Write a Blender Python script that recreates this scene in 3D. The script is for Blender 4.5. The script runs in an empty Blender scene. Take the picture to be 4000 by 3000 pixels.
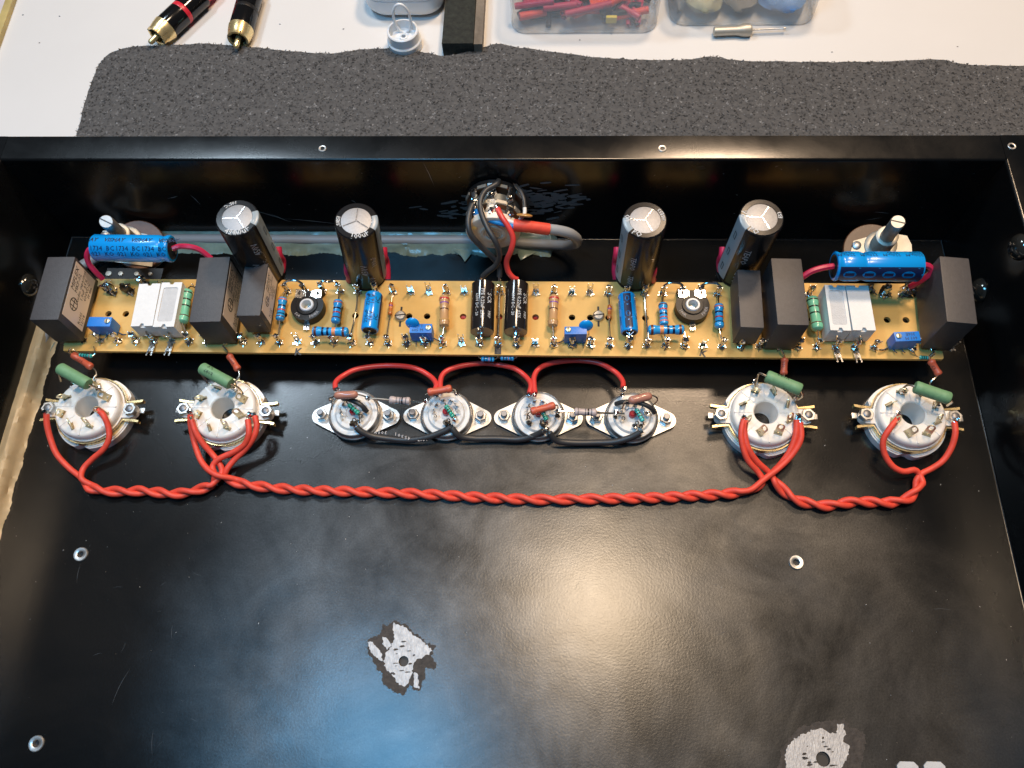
import bpy, bmesh, math, random
from mathutils import Vector as V, Matrix, noise
from mathutils.geometry import delaunay_2d_cdt
R = math.radians
pi = math.pi
rnd = random.Random(7)
S = 0.001                      # everything below is written in millimetres
sc = bpy.context.scene
col = sc.collection

# ------------------------------------------------------------------ camera
FPX = 3120.0                   # focal length in pixels of the 4000 x 3000 photograph
def _basis():
    up = -V((109 / FPX, -1389 / FPX, -1.0)).normalized()
    x = V((.9992, -.0112, .0398)); x = (x - up * x.dot(up)).normalized()
    y = up.cross(x)
    return x, y, up            # world axes in camera coordinates
AX, AY, AZ = _basis()
CAM = V((0, 0, 330))
cd = bpy.data.cameras.new('camera'); cam = bpy.data.objects.new('camera', cd); col.objects.link(cam)
cd.sensor_width = 36; cd.lens = FPX / 4000 * 36; cd.clip_start = .01; cd.clip_end = 20
cam.matrix_world = Matrix(((AX.x, AX.y, AX.z, CAM.x * S), (AY.x, AY.y, AY.z, CAM.y * S), (AZ.x, AZ.y, AZ.z, CAM.z * S), (0, 0, 0, 1)))
sc.camera = cam

def P(px, py, z=0.0):
    """where the thing seen at this spot of the photograph stands, if it is z mm above the chassis floor"""
    d = V(((px - 2000) / FPX, -(py - 1500) / FPX, -1.0))
    w = V((AX.dot(d), AY.dot(d), AZ.dot(d)))
    return CAM + w * ((z - CAM.z) / w.z)

# ------------------------------------------------------------------ light
w = bpy.data.worlds.new('World'); sc.world = w; w.use_nodes = True
bg = w.node_tree.nodes['Background']; bg.inputs[0].default_value = (.72, .82, 1, 1); bg.inputs[1].default_value = .06
def lamp(name, loc, aim, power, color, sx, sy, shape='RECTANGLE'):
    l = bpy.data.lights.new(name, 'AREA'); l.shape = shape; l.size = sx * S; l.size_y = sy * S
    l.energy = power; l.color = color
    o = bpy.data.objects.new(name, l); col.objects.link(o); o.location = V(loc) * S
    o.rotation_euler = (V(loc) - V(aim)).to_track_quat('Z', 'Y').to_euler()
lamp('desk_lamp_light', (230, 600, 800), (40, 170, 0), 5.2, (1, .72, .48), 120, 120)
lamp('ceiling_lamp_light', (118, 278, 1480), (40, 150, 0), 11.5, (1, .75, .50), 230, 230, 'DISK')
lamp('cool_lamp_light', (-190, -5, 760), (-60, 180, 0), 2.5, (.14, .55, 1), 190, 140)
lamp('left_lamp_light', (-420, 520, 760), (-120, 250, 0), 2.8, (.70, .86, 1), 160, 120)
sc.view_settings.view_transform = 'Standard'; sc.view_settings.look = 'None'
sc.view_settings.exposure = 0.0; sc.view_settings.gamma = 1

# ------------------------------------------------------------------ materials
MATS = {}
def mat(name, c, rough=.5, metal=0.0, spec=.5, coat=0.0, var=.0, vs=150, bump=.0, bs=900, rvar=0.0, rs=60, alpha=1, trans=0, sss=0, c2=None, ior=1.5):
    if name in MATS: return MATS[name]
    m = bpy.data.materials.new(name); m.use_nodes = True; nt = m.node_tree; b = nt.nodes['Principled BSDF']
    I = b.inputs
    I['Base Color'].default_value = (*c, 1); I['Roughness'].default_value = rough; I['Metallic'].default_value = metal
    I['Specular IOR Level'].default_value = spec; I['Coat Weight'].default_value = coat; I['Coat Roughness'].default_value = .08
    I['IOR'].default_value = ior; I['Transmission Weight'].default_value = trans; I['Alpha'].default_value = alpha
    if sss: I['Subsurface Weight'].default_value = sss; I['Subsurface Scale'].default_value = .002; I['Subsurface Radius'].default_value = (1, .8, .6)
    N = nt.nodes.new; Lk = nt.links.new
    tc = N('ShaderNodeTexCoord')
    if var or c2:
        n = N('ShaderNodeTexNoise'); n.inputs['Scale'].default_value = vs; n.inputs['Detail'].default_value = 5; n.inputs['Roughness'].default_value = .65
        Lk(tc.outputs['Object'], n.inputs['Vector'])
        r = N('ShaderNodeValToRGB'); r.color_ramp.elements[0].position = .32; r.color_ramp.elements[1].position = .68
        d = c2 if c2 else tuple(max(0, x * (1 - var)) for x in c); e = c if c2 else tuple(min(1, x * (1 + var)) for x in c)
        r.color_ramp.elements[0].color = (*d, 1); r.color_ramp.elements[1].color = (*e, 1)
        Lk(n.outputs['Fac'], r.inputs[0]); Lk(r.outputs[0], I['Base Color'])
    if rvar:
        n = N('ShaderNodeTexNoise'); n.inputs['Scale'].default_value = rs; n.inputs['Detail'].default_value = 6
        Lk(tc.outputs['Object'], n.inputs['Vector'])
        mr = N('ShaderNodeMapRange'); mr.inputs[1].default_value = .3; mr.inputs[2].default_value = .7
        mr.inputs[3].default_value = max(.02, rough - rvar); mr.inputs[4].default_value = min(1, rough + rvar)
        Lk(n.outputs['Fac'], mr.inputs[0]); Lk(mr.outputs[0], I['Roughness'])
    if bump:
        n = N('ShaderNodeTexNoise'); n.inputs['Scale'].default_value = bs; n.inputs['Detail'].default_value = 3
        Lk(tc.outputs['Object'], n.inputs['Vector'])
        bp = N('ShaderNodeBump'); bp.inputs['Strength'].default_value = bump; bp.inputs['Distance'].default_value = .0004
        Lk(n.outputs['Fac'], bp.inputs['Height']); Lk(bp.outputs[0], I['Normal'])
    MATS[name] = m
    return m
m_board = mat('glass_epoxy_board', (.66, .40, .118), .50, var=.11, vs=45, bump=.06, bs=500, spec=.35, sss=.1)
m_tin = mat('tinned_metal', (.78, .76, .72), .22, 1, rvar=.1, rs=500, bump=.15, bs=1500)
m_solder = mat('solder', (.74, .73, .72), .13, 1, rvar=.07, rs=700, bump=.35, bs=900)
m_burnt = mat('burnt_flux_solder', (.20, .17, .13), .3, .6, c2=(.03, .02, .012), vs=500, bump=.6, bs=900)
m_wirelead = mat('copper_tinned_lead', (.72, .64, .52), .25, 1)
m_steel = mat('zinc_plated_steel', (.58, .57, .55), .38, .9, rvar=.1, rs=300, bump=.1, bs=900)
m_alu = mat('brushed_aluminium_lid', (.38, .38, .39), .55, .7, var=.12, vs=1600, bump=.25, bs=2500)
m_shaft = mat('turned_steel_shaft', (.40, .385, .36), .45, .7, var=.12, vs=400)
m_gold = mat('gold_plating', (.88, .68, .34), .27, .8, rvar=.06, rs=300)
m_brass = mat('pale_brass_contact', (.82, .72, .46), .34, .6)
m_bolt = mat('dark_bolt_end', (.22, .22, .23), .45, .8)
m_ceramic = mat('white_porcelain', (.84, .80, .745), .26, var=.03, vs=60, sss=.15, bump=.08, bs=300)
m_ceramicb = mat('porcelain_socket_insert', (.70, .70, .69), .3, var=.04, vs=90, sss=.15)
m_cement = mat('white_cement_case', (.76, .75, .73), .55, var=.04, vs=250, bump=.25, bs=1200)
m_cementf = mat('grey_white_cement_fill', (.56, .56, .56), .75, var=.07, vs=400, bump=.5, bs=1600)
m_film = mat('charcoal_capacitor_case', (.052, .048, .050), .5, var=.12, vs=500, bump=.18, bs=1500)
m_tanlabel = mat('silver_tan_label', (.80, .69, .60), .5)
m_ink = mat('black_print', (.012, .012, .014), .45)
m_whiteink = mat('white_print', (.55, .56, .57), .55)
m_silverink = mat('silver_print', (.42, .40, .40), .45)
m_blueink = mat('dark_blue_print', (.002, .010, .055), .45)
m_bluesleeve = mat('bright_blue_sleeve', (.004, .29, .76), .25, coat=.25)
m_bluetrim = mat('blue_trimmer_case', (.004, .18, .62), .36, bump=.1, bs=1500)
m_blackcan = mat('black_capacitor_sleeve', (.010, .010, .011), .26, spec=.22, coat=.0, bump=.05, bs=300)
m_browncan = mat('dark_film_capacitor_sleeve', (.016, .013, .012), .16, coat=.4)
m_brownend = mat('brown_epoxy_end', (.19, .12, .10), .2, coat=.3)
m_graystripe = mat('grey_sleeve_stripe', (.30, .36, .40), .3)
m_rubber = mat('black_rubber_seal', (.015, .015, .016), .5)
m_rblue = mat('light_blue_resistor_coating', (.025, .33, .72), .2, coat=.3)
m_rmint = mat('mint_resistor_coating', (.19, .56, .36), .28, coat=.2)
m_rtan = mat('tan_resistor_coating', (.52, .29, .13), .25, coat=.3)
m_rorange = mat('orange_resistor_coating', (.55, .15, .03), .22, coat=.3)
m_rbrick = mat('brick_red_resistor_coating', (.58, .115, .06), .38, bump=.2, bs=700)
m_rgreen = mat('matt_green_resistor_coating', (.165, .33, .165), .55, var=.08, vs=500, bump=.25, bs=900)
m_rcyan = mat('turquoise_resistor_coating', (.05, .45, .42), .22, coat=.3)
m_rpink = mat('pinkish_brown_resistor_coating', (.47, .21, .15), .2, coat=.4)
m_rwhite = mat('greyish_pink_resistor_coating', (.52, .43, .41), .35)
BAND = {k: mat('band_' + k, c, .3) for k, c in dict(black=(.01, .01, .012), navy=(.004, .008, .05), brown=(.12, .03, .02), red=(.5, .03, .03), orange=(.75, .27, .10), violet=(.22, .06, .35), gold=(.45, .27, .08), pink=(.62, .16, .15), dkgreen=(.005, .09, .07), gray=(.13, .12, .12), dkbrown=(.06, .02, .015)).items()}
m_redwire = mat('red_wire_insulation', (.75, .072, .040), .52, var=.12, vs=300, bump=.15, bs=900)
m_redwire2 = mat('glossy_red_wire_insulation', (.68, .055, .045), .32)
m_pink = mat('crimson_heat_shrink', (.50, .02, .075), .38, bump=.1, bs=900)
m_blackwire = mat('black_wire_insulation', (.035, .036, .038), .42, bump=.15, bs=500)
m_graywire = mat('grey_cable_jacket', (.34, .35, .36), .42)
m_bluewire = mat('blue_wire_insulation', (.01, .22, .55), .4)
m_whitewire = mat('white_wire_insulation', (.72, .70, .66), .4)
m_glue = mat('shade_tinted_hot_glue', (.22, .30, .26), .24, spec=.5, var=.3, vs=50, bump=.08, bs=160, sss=.2)  # grey-green tint paints the back wall's cool shade into the glue
m_glue2 = mat('warm_lit_hot_glue', (.56, .42, .24), .34, spec=.4, var=.2, vs=45, bump=.06, bs=120, sss=.2)  # same glue for the left wall, warm lamplight painted in as tan
m_potplastic = mat('brown_phenolic', (.16, .065, .03), .4, var=.15, vs=400)
m_blackplastic = mat('matt_black_plastic', (.013, .0125, .013), .42, spec=.3, bump=.1, bs=900)
m_whiteplastic = mat('white_plastic', (.74, .77, .80), .3, sss=.2)
m_potcan = mat('lamplit_tan_metal', (.86, .74, .60), .42, .12, var=.1, vs=200)  # silver can lightened to tan, painting warm lamplight onto its rear face
m_disc = mat('ochre_ceramic_disc', (.50, .26, .07), .3)
m_reddot = mat('red_plastic_post', (.45, .02, .03), .25)
m_sil = mat('dusty_silver_bushing', (.46, .43, .37), .42, .45, var=.08, vs=500)

# black enamel: glossy paint with dust film, rubbed patches and orange peel
def enamel(name, dusty):
    m = bpy.data.materials.new(name); m.use_nodes = True; nt = m.node_tree; b = nt.nodes['Principled BSDF']; I = b.inputs
    N = nt.nodes.new; Lk = nt.links.new
    tc = N('ShaderNodeTexCoord'); vec = tc.outputs['Object']
    def nz(scale, det=5, rough=.6, dist=0.0, stretch=None):
        n = N('ShaderNodeTexNoise'); n.inputs['Scale'].default_value = scale; n.inputs['Detail'].default_value = det
        n.inputs['Roughness'].default_value = rough; n.inputs['Distortion'].default_value = dist
        if stretch:
            mp = N('ShaderNodeMapping'); mp.inputs['Scale'].default_value = stretch; Lk(vec, mp.inputs['Vector']); Lk(mp.outputs[0], n.inputs['Vector'])
        else: Lk(vec, n.inputs['Vector'])
        return n.outputs['Fac']
    def rng(f, a, b_, c, d):
        r = N('ShaderNodeMapRange'); r.inputs[1].default_value = a; r.inputs[2].default_value = b_; r.inputs[3].default_value = c; r.inputs[4].default_value = d
        Lk(f, r.inputs[0]); return r.outputs[0]
    def mul(a, b_, op='MULTIPLY'):
        r = N('ShaderNodeMath'); r.operation = op
        for k, x in enumerate((a, b_)):
            if isinstance(x, (int, float)): r.inputs[k].default_value = x
            else: Lk(x, r.inputs[k])
        return r.outputs[0]
    film = rng(mul(mul(nz(9, 7, .62, .6), .7), mul(nz(26, 6, .65, 1.2), .3), 'ADD'), .39, .61, .08, 1)            # cloudy dust film
    fine = rng(nz(1300, 4, .7), .35, .7, .62, 1)              # grain of that film
    streak = rng(nz(40, 5, .6, 0, (1, .12, 1)), .45, .7, 0, 1)
    f = mul(mul(film, fine), dusty)
    mx = N('ShaderNodeMix'); mx.data_type = 'RGBA'; mx.inputs['A'].default_value = (.0025, .003, .0035, 1); mx.inputs['B'].default_value = (.016, .014, .012, 1)
    Lk(f, mx.inputs['Factor']); Lk(mx.outputs['Result'], I['Base Color'])
    rr = mul(rng(mul(nz(12, 6, .6, .8), nz(34, 5, .65, .5), 'ADD'), .75, 1.25,   .36 if dusty > .3 else .16, .56 if dusty > .3 else .30), mul(streak, .05), 'ADD')
    I['Specular IOR Level'].default_value = .3 if dusty <= .3 else .5
    if dusty > .3:               # a wide worn, dull area where the floor was handled; clean gloss outside it
        sx = N('ShaderNodeSeparateXYZ'); Lk(vec, sx.inputs[0])
        wob = mul(nz(7, 6, .65), .09)
        ux = mul(mul(mul(sx.outputs[0], .014, 'SUBTRACT'), 1 / .162), 2, 'POWER'); uy = mul(mul(mul(sx.outputs[1], .025, 'SUBTRACT'), 1 / .115), 2, 'POWER')
        dd = mul(mul(ux, uy, 'ADD'), mul(wob, 9), 'ADD')
        worn = rng(dd, .95, 1.75, 1, 0)
        rr = mul(mul(rr, mul(worn, .62), 'MULTIPLY'), mul(mul(rr, .38), .02, 'ADD'), 'ADD')
        f = mul(f, mul(worn, .25, 'ADD'))
        spec_f = mul(mul(mul(film, fine), mul(worn, 1.15)), .07, 'ADD')
        Lk(spec_f, I['Specular IOR Level'])
    Lk(rr, I['Roughness'])
    I['Coat Weight'].default_value = .62 if dusty > .3 else .25; I['Coat Roughness'].default_value = .22 if dusty > .3 else .14
    bp = N('ShaderNodeBump'); bp.inputs['Strength'].default_value = .15 if dusty > .3 else .05; bp.inputs['Distance'].default_value = .0002
    Lk(nz(1100, 3, .6), bp.inputs['Height']); Lk(bp.outputs[0], I['Normal']); Lk(bp.outputs[0], I['Coat Normal'])
    return m
m_floor = enamel('dusty_black_enamel', .62)
m_wall = enamel('glossy_black_enamel', .10)

# ------------------------------------------------------------------ mesh tools
class MB:
    def __init__(s): s.v = []; s.f = []; s.m = []; s.ms = []
    def mi(s, m):
        if m not in s.ms: s.ms.append(m)
        return s.ms.index(m)
    def add(s, vs, fs, m, M=None):
        o = len(s.v); k = s.mi(m)
        s.v += [tuple(M @ V(p)) if M is not None else tuple(p) for p in vs]
        for f in fs: s.f.append(tuple(o + i for i in f)); s.m.append(k)
        return s
    def box(s, c, d, m, M=None, bev=0.0):
        x, y, z = (q / 2 for q in d)
        if bev <= 0:
            vs = [(c[0] + i * x, c[1] + j * y, c[2] + k * z) for i in (-1, 1) for j in (-1, 1) for k in (-1, 1)]
            fs = [(0, 1, 3, 2), (4, 6, 7, 5), (0, 4, 5, 1), (2, 3, 7, 6), (0, 2, 6, 4), (1, 5, 7, 3)]
            return s.add(vs, fs, m, M)
        bm = bmesh.new(); bmesh.ops.create_cube(bm, size=1)
        for v_ in bm.verts: v_.co = V((v_.co.x * d[0], v_.co.y * d[1], v_.co.z * d[2]))
        bmesh.ops.bevel(bm, geom=bm.edges[:], offset=bev, segments=2, profile=.7, affect='EDGES')
        bm.verts.ensure_lookup_table(); bm.verts.index_update()
        s.add([v_.co + V(c) for v_ in bm.verts], [tuple(q.index for q in f.verts) for f in bm.faces], m, M); bm.free()
        return s
    def lathe(s, prof, m, M=None, n=24, a0=0, a1=2 * pi, cap=True):
        full = abs(a1 - a0 - 2 * pi) < 1e-6; k = n if full else n + 1
        vs = [(r * math.cos(a0 + (a1 - a0) * i / n), r * math.sin(a0 + (a1 - a0) * i / n), h) for r, h in prof for i in range(k)]
        fs = []
        for j in range(len(prof) - 1):
            for i in range(n):
                a = j * k + i; b = j * k + (i + 1) % k
                fs.append((a, b, b + k, a + k))
        if full and cap:
            if prof[0][0] > 1e-6: fs.append(tuple(range(k - 1, -1, -1)))
            if prof[-1][0] > 1e-6: fs.append(tuple((len(prof) - 1) * k + i for i in range(k)))
        return s.add(vs, fs, m, M)
    def prism(s, out, z0, z1, m, holes=(), M=None, side=None):
        pts = [V(p) for p in out]; edges = []; n0 = len(out)
        edges += [(i, (i + 1) % n0) for i in range(n0)]
        loops = [list(range(n0))]
        for h in holes:
            o = len(pts); pts += [V(p) for p in h]; edges += [(o + i, o + (i + 1) % len(h)) for i in range(len(h))]; loops.append(list(range(o, o + len(h))))
        if not holes and len(out) <= 40 and _convex(out):
            tris = [tuple(range(n0))]; V2 = pts
            if _area(out) < 0: tris = [tuple(reversed(tris[0]))]
        else:
            V2, _, F, *_r = delaunay_2d_cdt([V((p[0], p[1])) for p in pts], edges, [], 0, 1e-6)
            tris = []
            for f in F:
                c = sum((V2[i] for i in f), V((0, 0))) / len(f)
                if _inside(c, out) and not any(_inside(c, h) for h in holes): tris.append(tuple(f) if _area([V2[i] for i in f]) > 0 else tuple(reversed(f)))
        n = len(V2)
        vs = [(p[0], p[1], z0) for p in V2] + [(p[0], p[1], z1) for p in V2]
        s.add(vs, [tuple(reversed(t)) for t in tris] + [tuple(i + n for i in t) for t in tris], m, M)
        for q, lp in enumerate([out] + list(holes)):
            lp = list(lp)
            if (_area(lp) > 0) != (q == 0): lp.reverse()
            k = len(lp)
            s.add([(p[0], p[1], z0) for p in lp] + [(p[0], p[1], z1) for p in lp], [(i, (i + 1) % k, (i + 1) % k + k, i + k) for i in range(k)], side or m, M)
        return s
    def tube(s, pts, r, m, n=8, smooth=True, step=3, M=None, caps=True):
        pts = spline(pts, step) if smooth and len(pts) > 2 else [V(p) for p in pts]
        vs = []; fs = []; k = len(pts)
        t0 = (pts[1] - pts[0]).normalized(); nrm = t0.orthogonal().normalized()
        for i, p in enumerate(pts):
            t = (pts[min(i + 1, k - 1)] - pts[max(i - 1, 0)]).normalized()
            nrm = (nrm - t * nrm.dot(t)).normalized(); b = t.cross(nrm)
            rr = r(i / (k - 1)) if callable(r) else r
            vs += [p + (nrm * math.cos(2 * pi * j / n) + b * math.sin(2 * pi * j / n)) * rr for j in range(n)]
        for i in range(k - 1):
            for j in range(n): fs.append((i * n + j, i * n + (j + 1) % n, (i + 1) * n + (j + 1) % n, (i + 1) * n + j))
        if caps: fs.append(tuple(range(n - 1, -1, -1))); fs.append(tuple((k - 1) * n + j for j in range(n)))
        return s.add(vs, fs, m, M)
    def blob(s, c, r, m, sq=(1, 1, 1), n=10, rings=6, lump=.25, seed=0, M=None):
        vs = []; fs = []
        for j in range(rings + 1):
            ph = pi * j / rings
            for i in range(n):
                th = 2 * pi * i / n; d = V((math.sin(ph) * math.cos(th), math.sin(ph) * math.sin(th), math.cos(ph)))
                q = 1 + lump * noise.noise(d * 1.7 + V((seed * 3.1, seed, 5)))
                vs.append((c[0] + d.x * r * q * sq[0], c[1] + d.y * r * q * sq[1], c[2] + d.z * r * q * sq[2]))
        for j in range(rings):
            for i in range(n): fs.append((j * n + i, (j + 1) * n + i, (j + 1) * n + (i + 1) % n, j * n + (i + 1) % n))
        return s.add(vs, fs, m, M)
def _area(p): return sum(p[i][0] * p[(i + 1) % len(p)][1] - p[(i + 1) % len(p)][0] * p[i][1] for i in range(len(p))) / 2
def _convex(p):
    s = 0; n = len(p)
    for i in range(n):
        a, b, c = p[i], p[(i + 1) % n], p[(i + 2) % n]
        z = (b[0] - a[0]) * (c[1] - b[1]) - (b[1] - a[1]) * (c[0] - b[0])
        if abs(z) > 1e-9:
            if s and (z > 0) != (s > 0): return False
            s = z
    return True
def _inside(q, p):
    r = False; n = len(p); j = n - 1
    for i in range(n):
        if (p[i][1] > q[1]) != (p[j][1] > q[1]) and q[0] < (p[j][0] - p[i][0]) * (q[1] - p[i][1]) / (p[j][1] - p[i][1]) + p[i][0]: r = not r
        j = i
    return r
def spline(pts, step=3):
    pts = [V(p) for p in pts]; P_ = [2 * pts[0] - pts[1]] + pts + [2 * pts[-1] - pts[-2]]; out = []
    for i in range(1, len(P_) - 2):
        a, b, c, d = P_[i - 1:i + 3]; n = max(2, int((c - b).length / step) + 1)
        for k in range(n):
            t = k / n
            out.append(.5 * ((2 * b) + (c - a) * t + (2 * a - 5 * b + 4 * c - d) * t * t + (3 * b - a - 3 * c + d) * t ** 3))
    out.append(pts[-1]); return out
def circ(cx, cy, r, n=20, a0=0, a1=2 * pi, ry=None):
    full = abs(a1 - a0 - 2 * pi) < 1e-6
    return [(cx + r * math.cos(a0 + (a1 - a0) * i / (n if full else n - 1)), cy + (ry or r) * math.sin(a0 + (a1 - a0) * i / (n if full else n - 1))) for i in range(n)]
def rrect(cx, cy, w_, h_, r, n=4):
    o = []
    for (sx, sy, a) in ((1, 1, 0), (-1, 1, pi / 2), (-1, -1, pi), (1, -1, 3 * pi / 2)):
        o += [(cx + sx * (w_ / 2 - r) + r * math.cos(a + pi / 2 * i / n), cy + sy * (h_ / 2 - r) + r * math.sin(a + pi / 2 * i / n)) for i in range(n + 1)]
    return o
def mesh(name, mb, sharp=38):
    me = bpy.data.meshes.new(name)
    me.from_pydata([(a * S, b * S, c * S) for a, b, c in mb.v], [], mb.f)
    for m in mb.ms: me.materials.append(m)
    me.polygons.foreach_set('material_index', mb.m)
    me.polygons.foreach_set('use_smooth', [True] * len(mb.f))
    me.validate(); me.set_sharp_from_angle(angle=R(sharp)); me.update()
    return me
def obj(name, data, parent=None, loc=None, rot=None):
    if isinstance(data, MB): data = mesh(name, data)
    o = bpy.data.objects.new(name, data); col.objects.link(o)
    if parent: o.parent = parent
    if loc is not None: o.location = V(loc) * S
    if rot is not None: o.rotation_euler = rot
    return o
def tag(o, label=None, cat=None, group=None, kind=None):
    for k, x in (('label', label), ('category', cat), ('group', group), ('kind', kind)):
        if x: o[k] = x
    return o
def thing(name, loc, label, cat, group=None, rz=0):
    return tag(obj(name, None, None, loc, (0, 0, rz)), label, cat, group)
def copy_tree(o, parent=None):
    c = o.copy(); col.objects.link(c); c.parent = parent
    for ch in o.children: copy_tree(ch, c)
    return c
def TL(p): return Matrix.Translation(V(p))
def frame(p0, p1, face=None):
    """local z along p0->p1, local x towards the viewer's side; returns matrix at p0 and the length"""
    a = (V(p1) - V(p0)); L = a.length; a.normalize()
    e = (face if face else (CAM - V(p0)).normalized()); e = (e - a * e.dot(a)).normalized(); b = a.cross(e)
    return Matrix(((e.x, b.x, a.x, p0[0]), (e.y, b.y, a.y, p0[1]), (e.z, b.z, a.z, p0[2]), (0, 0, 0, 1))), L

# ------------------------------------------------------------------ print
_T = {}
def glyphs(txt, size, shear=0.0, bold=0.0, res=1):
    k = (txt, size, shear, bold)
    if k not in _T:
        c = bpy.data.curves.new('t', 'FONT'); c.body = txt; c.size = size * .001 * 1.38; c.shear = shear; c.offset = bold * .001
        c.align_x = 'CENTER'; c.align_y = 'CENTER'; c.resolution_u = res; c.fill_mode = 'FRONT'
        o = bpy.data.objects.new('t', c); me = bpy.data.meshes.new_from_object(o)
        _T[k] = ([(v_.co.x * 1000, v_.co.y * 1000) for v_ in me.vertices], [tuple(p.vertices) for p in me.polygons])
        bpy.data.objects.remove(o); bpy.data.curves.remove(c); bpy.data.meshes.remove(me)
    return _T[k]
def flat_text(mb, txt, size, m, M, shear=0.0, bold=0.0, z=.06):
    vs, fs = glyphs(txt, size, shear, bold)
    mb.add([(x, y, z) for x, y in vs], fs, m, M)
def wrap_pts(mb, vs, fs, m, M, r, ax, th, along=True, flip=False):
    """lay flat print (x, y) on a cylinder (M from frame(), radius r), centre at axial ax, angle th (0 faces the viewer)"""
    out = []
    for x, y in vs:
        if flip: x, y = -x, -y
        if along: a, t = ax + x, th - y / r
        else: a, t = ax + y, th + x / r
        out.append((r * math.cos(t), r * math.sin(t), a))
    mb.add(out, [tuple(f) for f in fs], m, M)
def wrap_text(mb, txt, size, m, M, r, ax, th, along=True, shear=0.0, bold=0.0, flip=False):
    vs, fs = glyphs(txt, size, shear, bold); wrap_pts(mb, vs, fs, m, M, r + .07, ax, th, along, flip)
def wrap_rect(mb, x0, x1, t0, t1, m, M, r, n=8, prof=None):
    """a printed panel on a cylinder: axial x0..x1, angle t0..t1"""
    vs = []; xs = [x0, x1]
    for x in xs:
        for i in range(n + 1):
            t = t0 + (t1 - t0) * i / n; vs.append((r * math.cos(t), r * math.sin(t), x))
    mb.add(vs, [(i, i + 1, i + n + 2, i + n + 1) for i in range(n)], m, M)

# ------------------------------------------------------------------ table, mat, chassis
FH = 58.0
BX0, BX1, BY = P(6, 612, FH).x, P(3926, 617, FH).x, P(2000, 625, FH).y            # inner faces of the chassis walls and their height
t = MB(); t.prism([(-900, -500), (900, -500), (900, 900), (-900, 900)], -14, -6, mat('white_table_laminate', (.66, .655, .65), .38, var=.03, vs=6, bump=.04, bs=80))
tag(obj('table_top', t), kind='structure')
m_felt = mat('dark_grey_felt', (.10, .098, .098), .95, c2=(.055, .055, .057), vs=330, bump=1, bs=600)
m_fibres = [mat('felt_fibre_' + k, (q, q, q * 1.02), .95) for k, q in (('black', .024), ('dark', .050), ('middle', .085), ('light', .135), ('pale', .19))]
fw = [0, 0, 1, 1, 1, 2, 2, 2, 3, 3, 4]
edge = [(285, 620), (298, 533), (335, 389), (380, 262), (395, 240), (420, 216), (461, 194), (542, 181), (723, 174), (814, 170), (995, 185), (1266, 208), (1401, 194), (1537, 190), (1673, 208), (1763, 217), (1899, 181), (1944, 170), (2000, 181), (2136, 199), (2362, 226), (2633, 235), (2787, 221), (2904, 237), (3356, 242), (3655, 231), (3763, 251), (4000, 258), (4300, 272)]
ep = spline([P(x, y, -3) for x, y in edge], 3)
ep = [p + V((rnd.uniform(-.35, .35), rnd.uniform(-.35, .35), 0)) for p in ep]
outl = [(p.x, p.y) for p in ep] + [(ep[-1].x + 40, ep[-1].y), (ep[-1].x + 40, 100), (ep[0].x, 100)]
matt = thing('felt_mat', (0, 250, -6), 'dark grey felt mat with a wavy cut edge lying under the chassis', 'mat')
g = MB(); g.prism([(x, y - 250) for x, y in outl], .2, 3.0, m_felt); obj('mat_sheet', g, matt)
g = MB()
bb = (min(x for x, y in outl), max(x for x, y in outl)); top = max(y for x, y in outl)
n_f = 0
ol = [(x, y) for x, y in outl[::3]] + outl[-3:]
while n_f < 34000:
    x = rnd.uniform(*bb); y = rnd.uniform(236, top)
    if not _inside((x, y), ol): continue
    n_f += 1; a = rnd.uniform(0, 2 * pi); l = rnd.uniform(.6, 1.9); ww = rnd.uniform(.25, .8); h = rnd.uniform(0, .5); sh_ = noise.noise(V((x * .35, y * .35, 1))) + rnd.gauss(0, .35); m_fibre = m_fibres[max(0, min(4, int(1.9 + sh_ * 2.6)))]
    dx, dy = math.cos(a), math.sin(a); z = 3.02
    g.add([(x - dy * ww, y - 250 + dx * ww, z), (x + dy * ww, y - 250 - dx * ww, z), (x + dx * l, y - 250 + dy * l, z + h)], [(0, 1, 2)], m_fibre)
for p in ep:                                                   # frayed rim
    for k in range(9):
        a = rnd.uniform(0, 2 * pi); l = rnd.uniform(.6, 1.6); q = (p.x + rnd.uniform(-1, 1), p.y - 250 + rnd.uniform(-.8, .4), rnd.uniform(.4, 3.1))
        g.add([q, (q[0] + .3, q[1] + .15, q[2]), (q[0] + math.cos(a) * l, q[1] + abs(math.sin(a)) * l * .8, q[2] + rnd.uniform(0, .5))], [(0, 1, 2)], m_fibre)
tag(obj('felt_fibres', g, matt), kind='stuff')

ch = thing('amplifier_chassis', (0, 0, 0), 'upturned black enamelled steel amplifier chassis with a dusty floor and flanged walls', 'chassis')
holes = []
insert_px = [(316, 2166), (143, 2905), (3110, 2197)]
patch_px = [(1577, 2583, 2.0), (3215, 2965, 2.6)]
for x, y in insert_px: p = P(x, y); holes.append((p.x, p.y, 1.75))
for x, y, r_ in patch_px: p = P(x, y); holes.append((p.x, p.y, r_))
g = MB(); g.prism([(BX0 - 1, -120), (BX1 + 1, -120), (BX1 + 1, BY + 1), (BX0 - 1, BY + 1)], -1.6, 0, m_floor, [circ(x, y, r_, 20) for x, y, r_ in holes])
obj('floor_panel', g, ch)
def wallprof(sgn=1):               # outward distance, height : cross-section of a folded wall with its flange
    o = [(-.7, 0)] + [(-.7 + .7 * math.sin(a), .7 - .7 * math.cos(a)) for a in (R(30), R(60), R(90))]
    o += [(0, FH - 1.2)] + [(1.2 - 1.2 * math.cos(a), FH - 1.2 + 1.2 * math.sin(a)) for a in (R(22), R(45), R(68), R(90))]
    o += [(13.0, FH), (13.4, FH - .4), (13.4, FH - 1.6), (1.6, FH - 1.6), (1.6, -1.6), (-.7, -1.6)]
    return o
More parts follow.
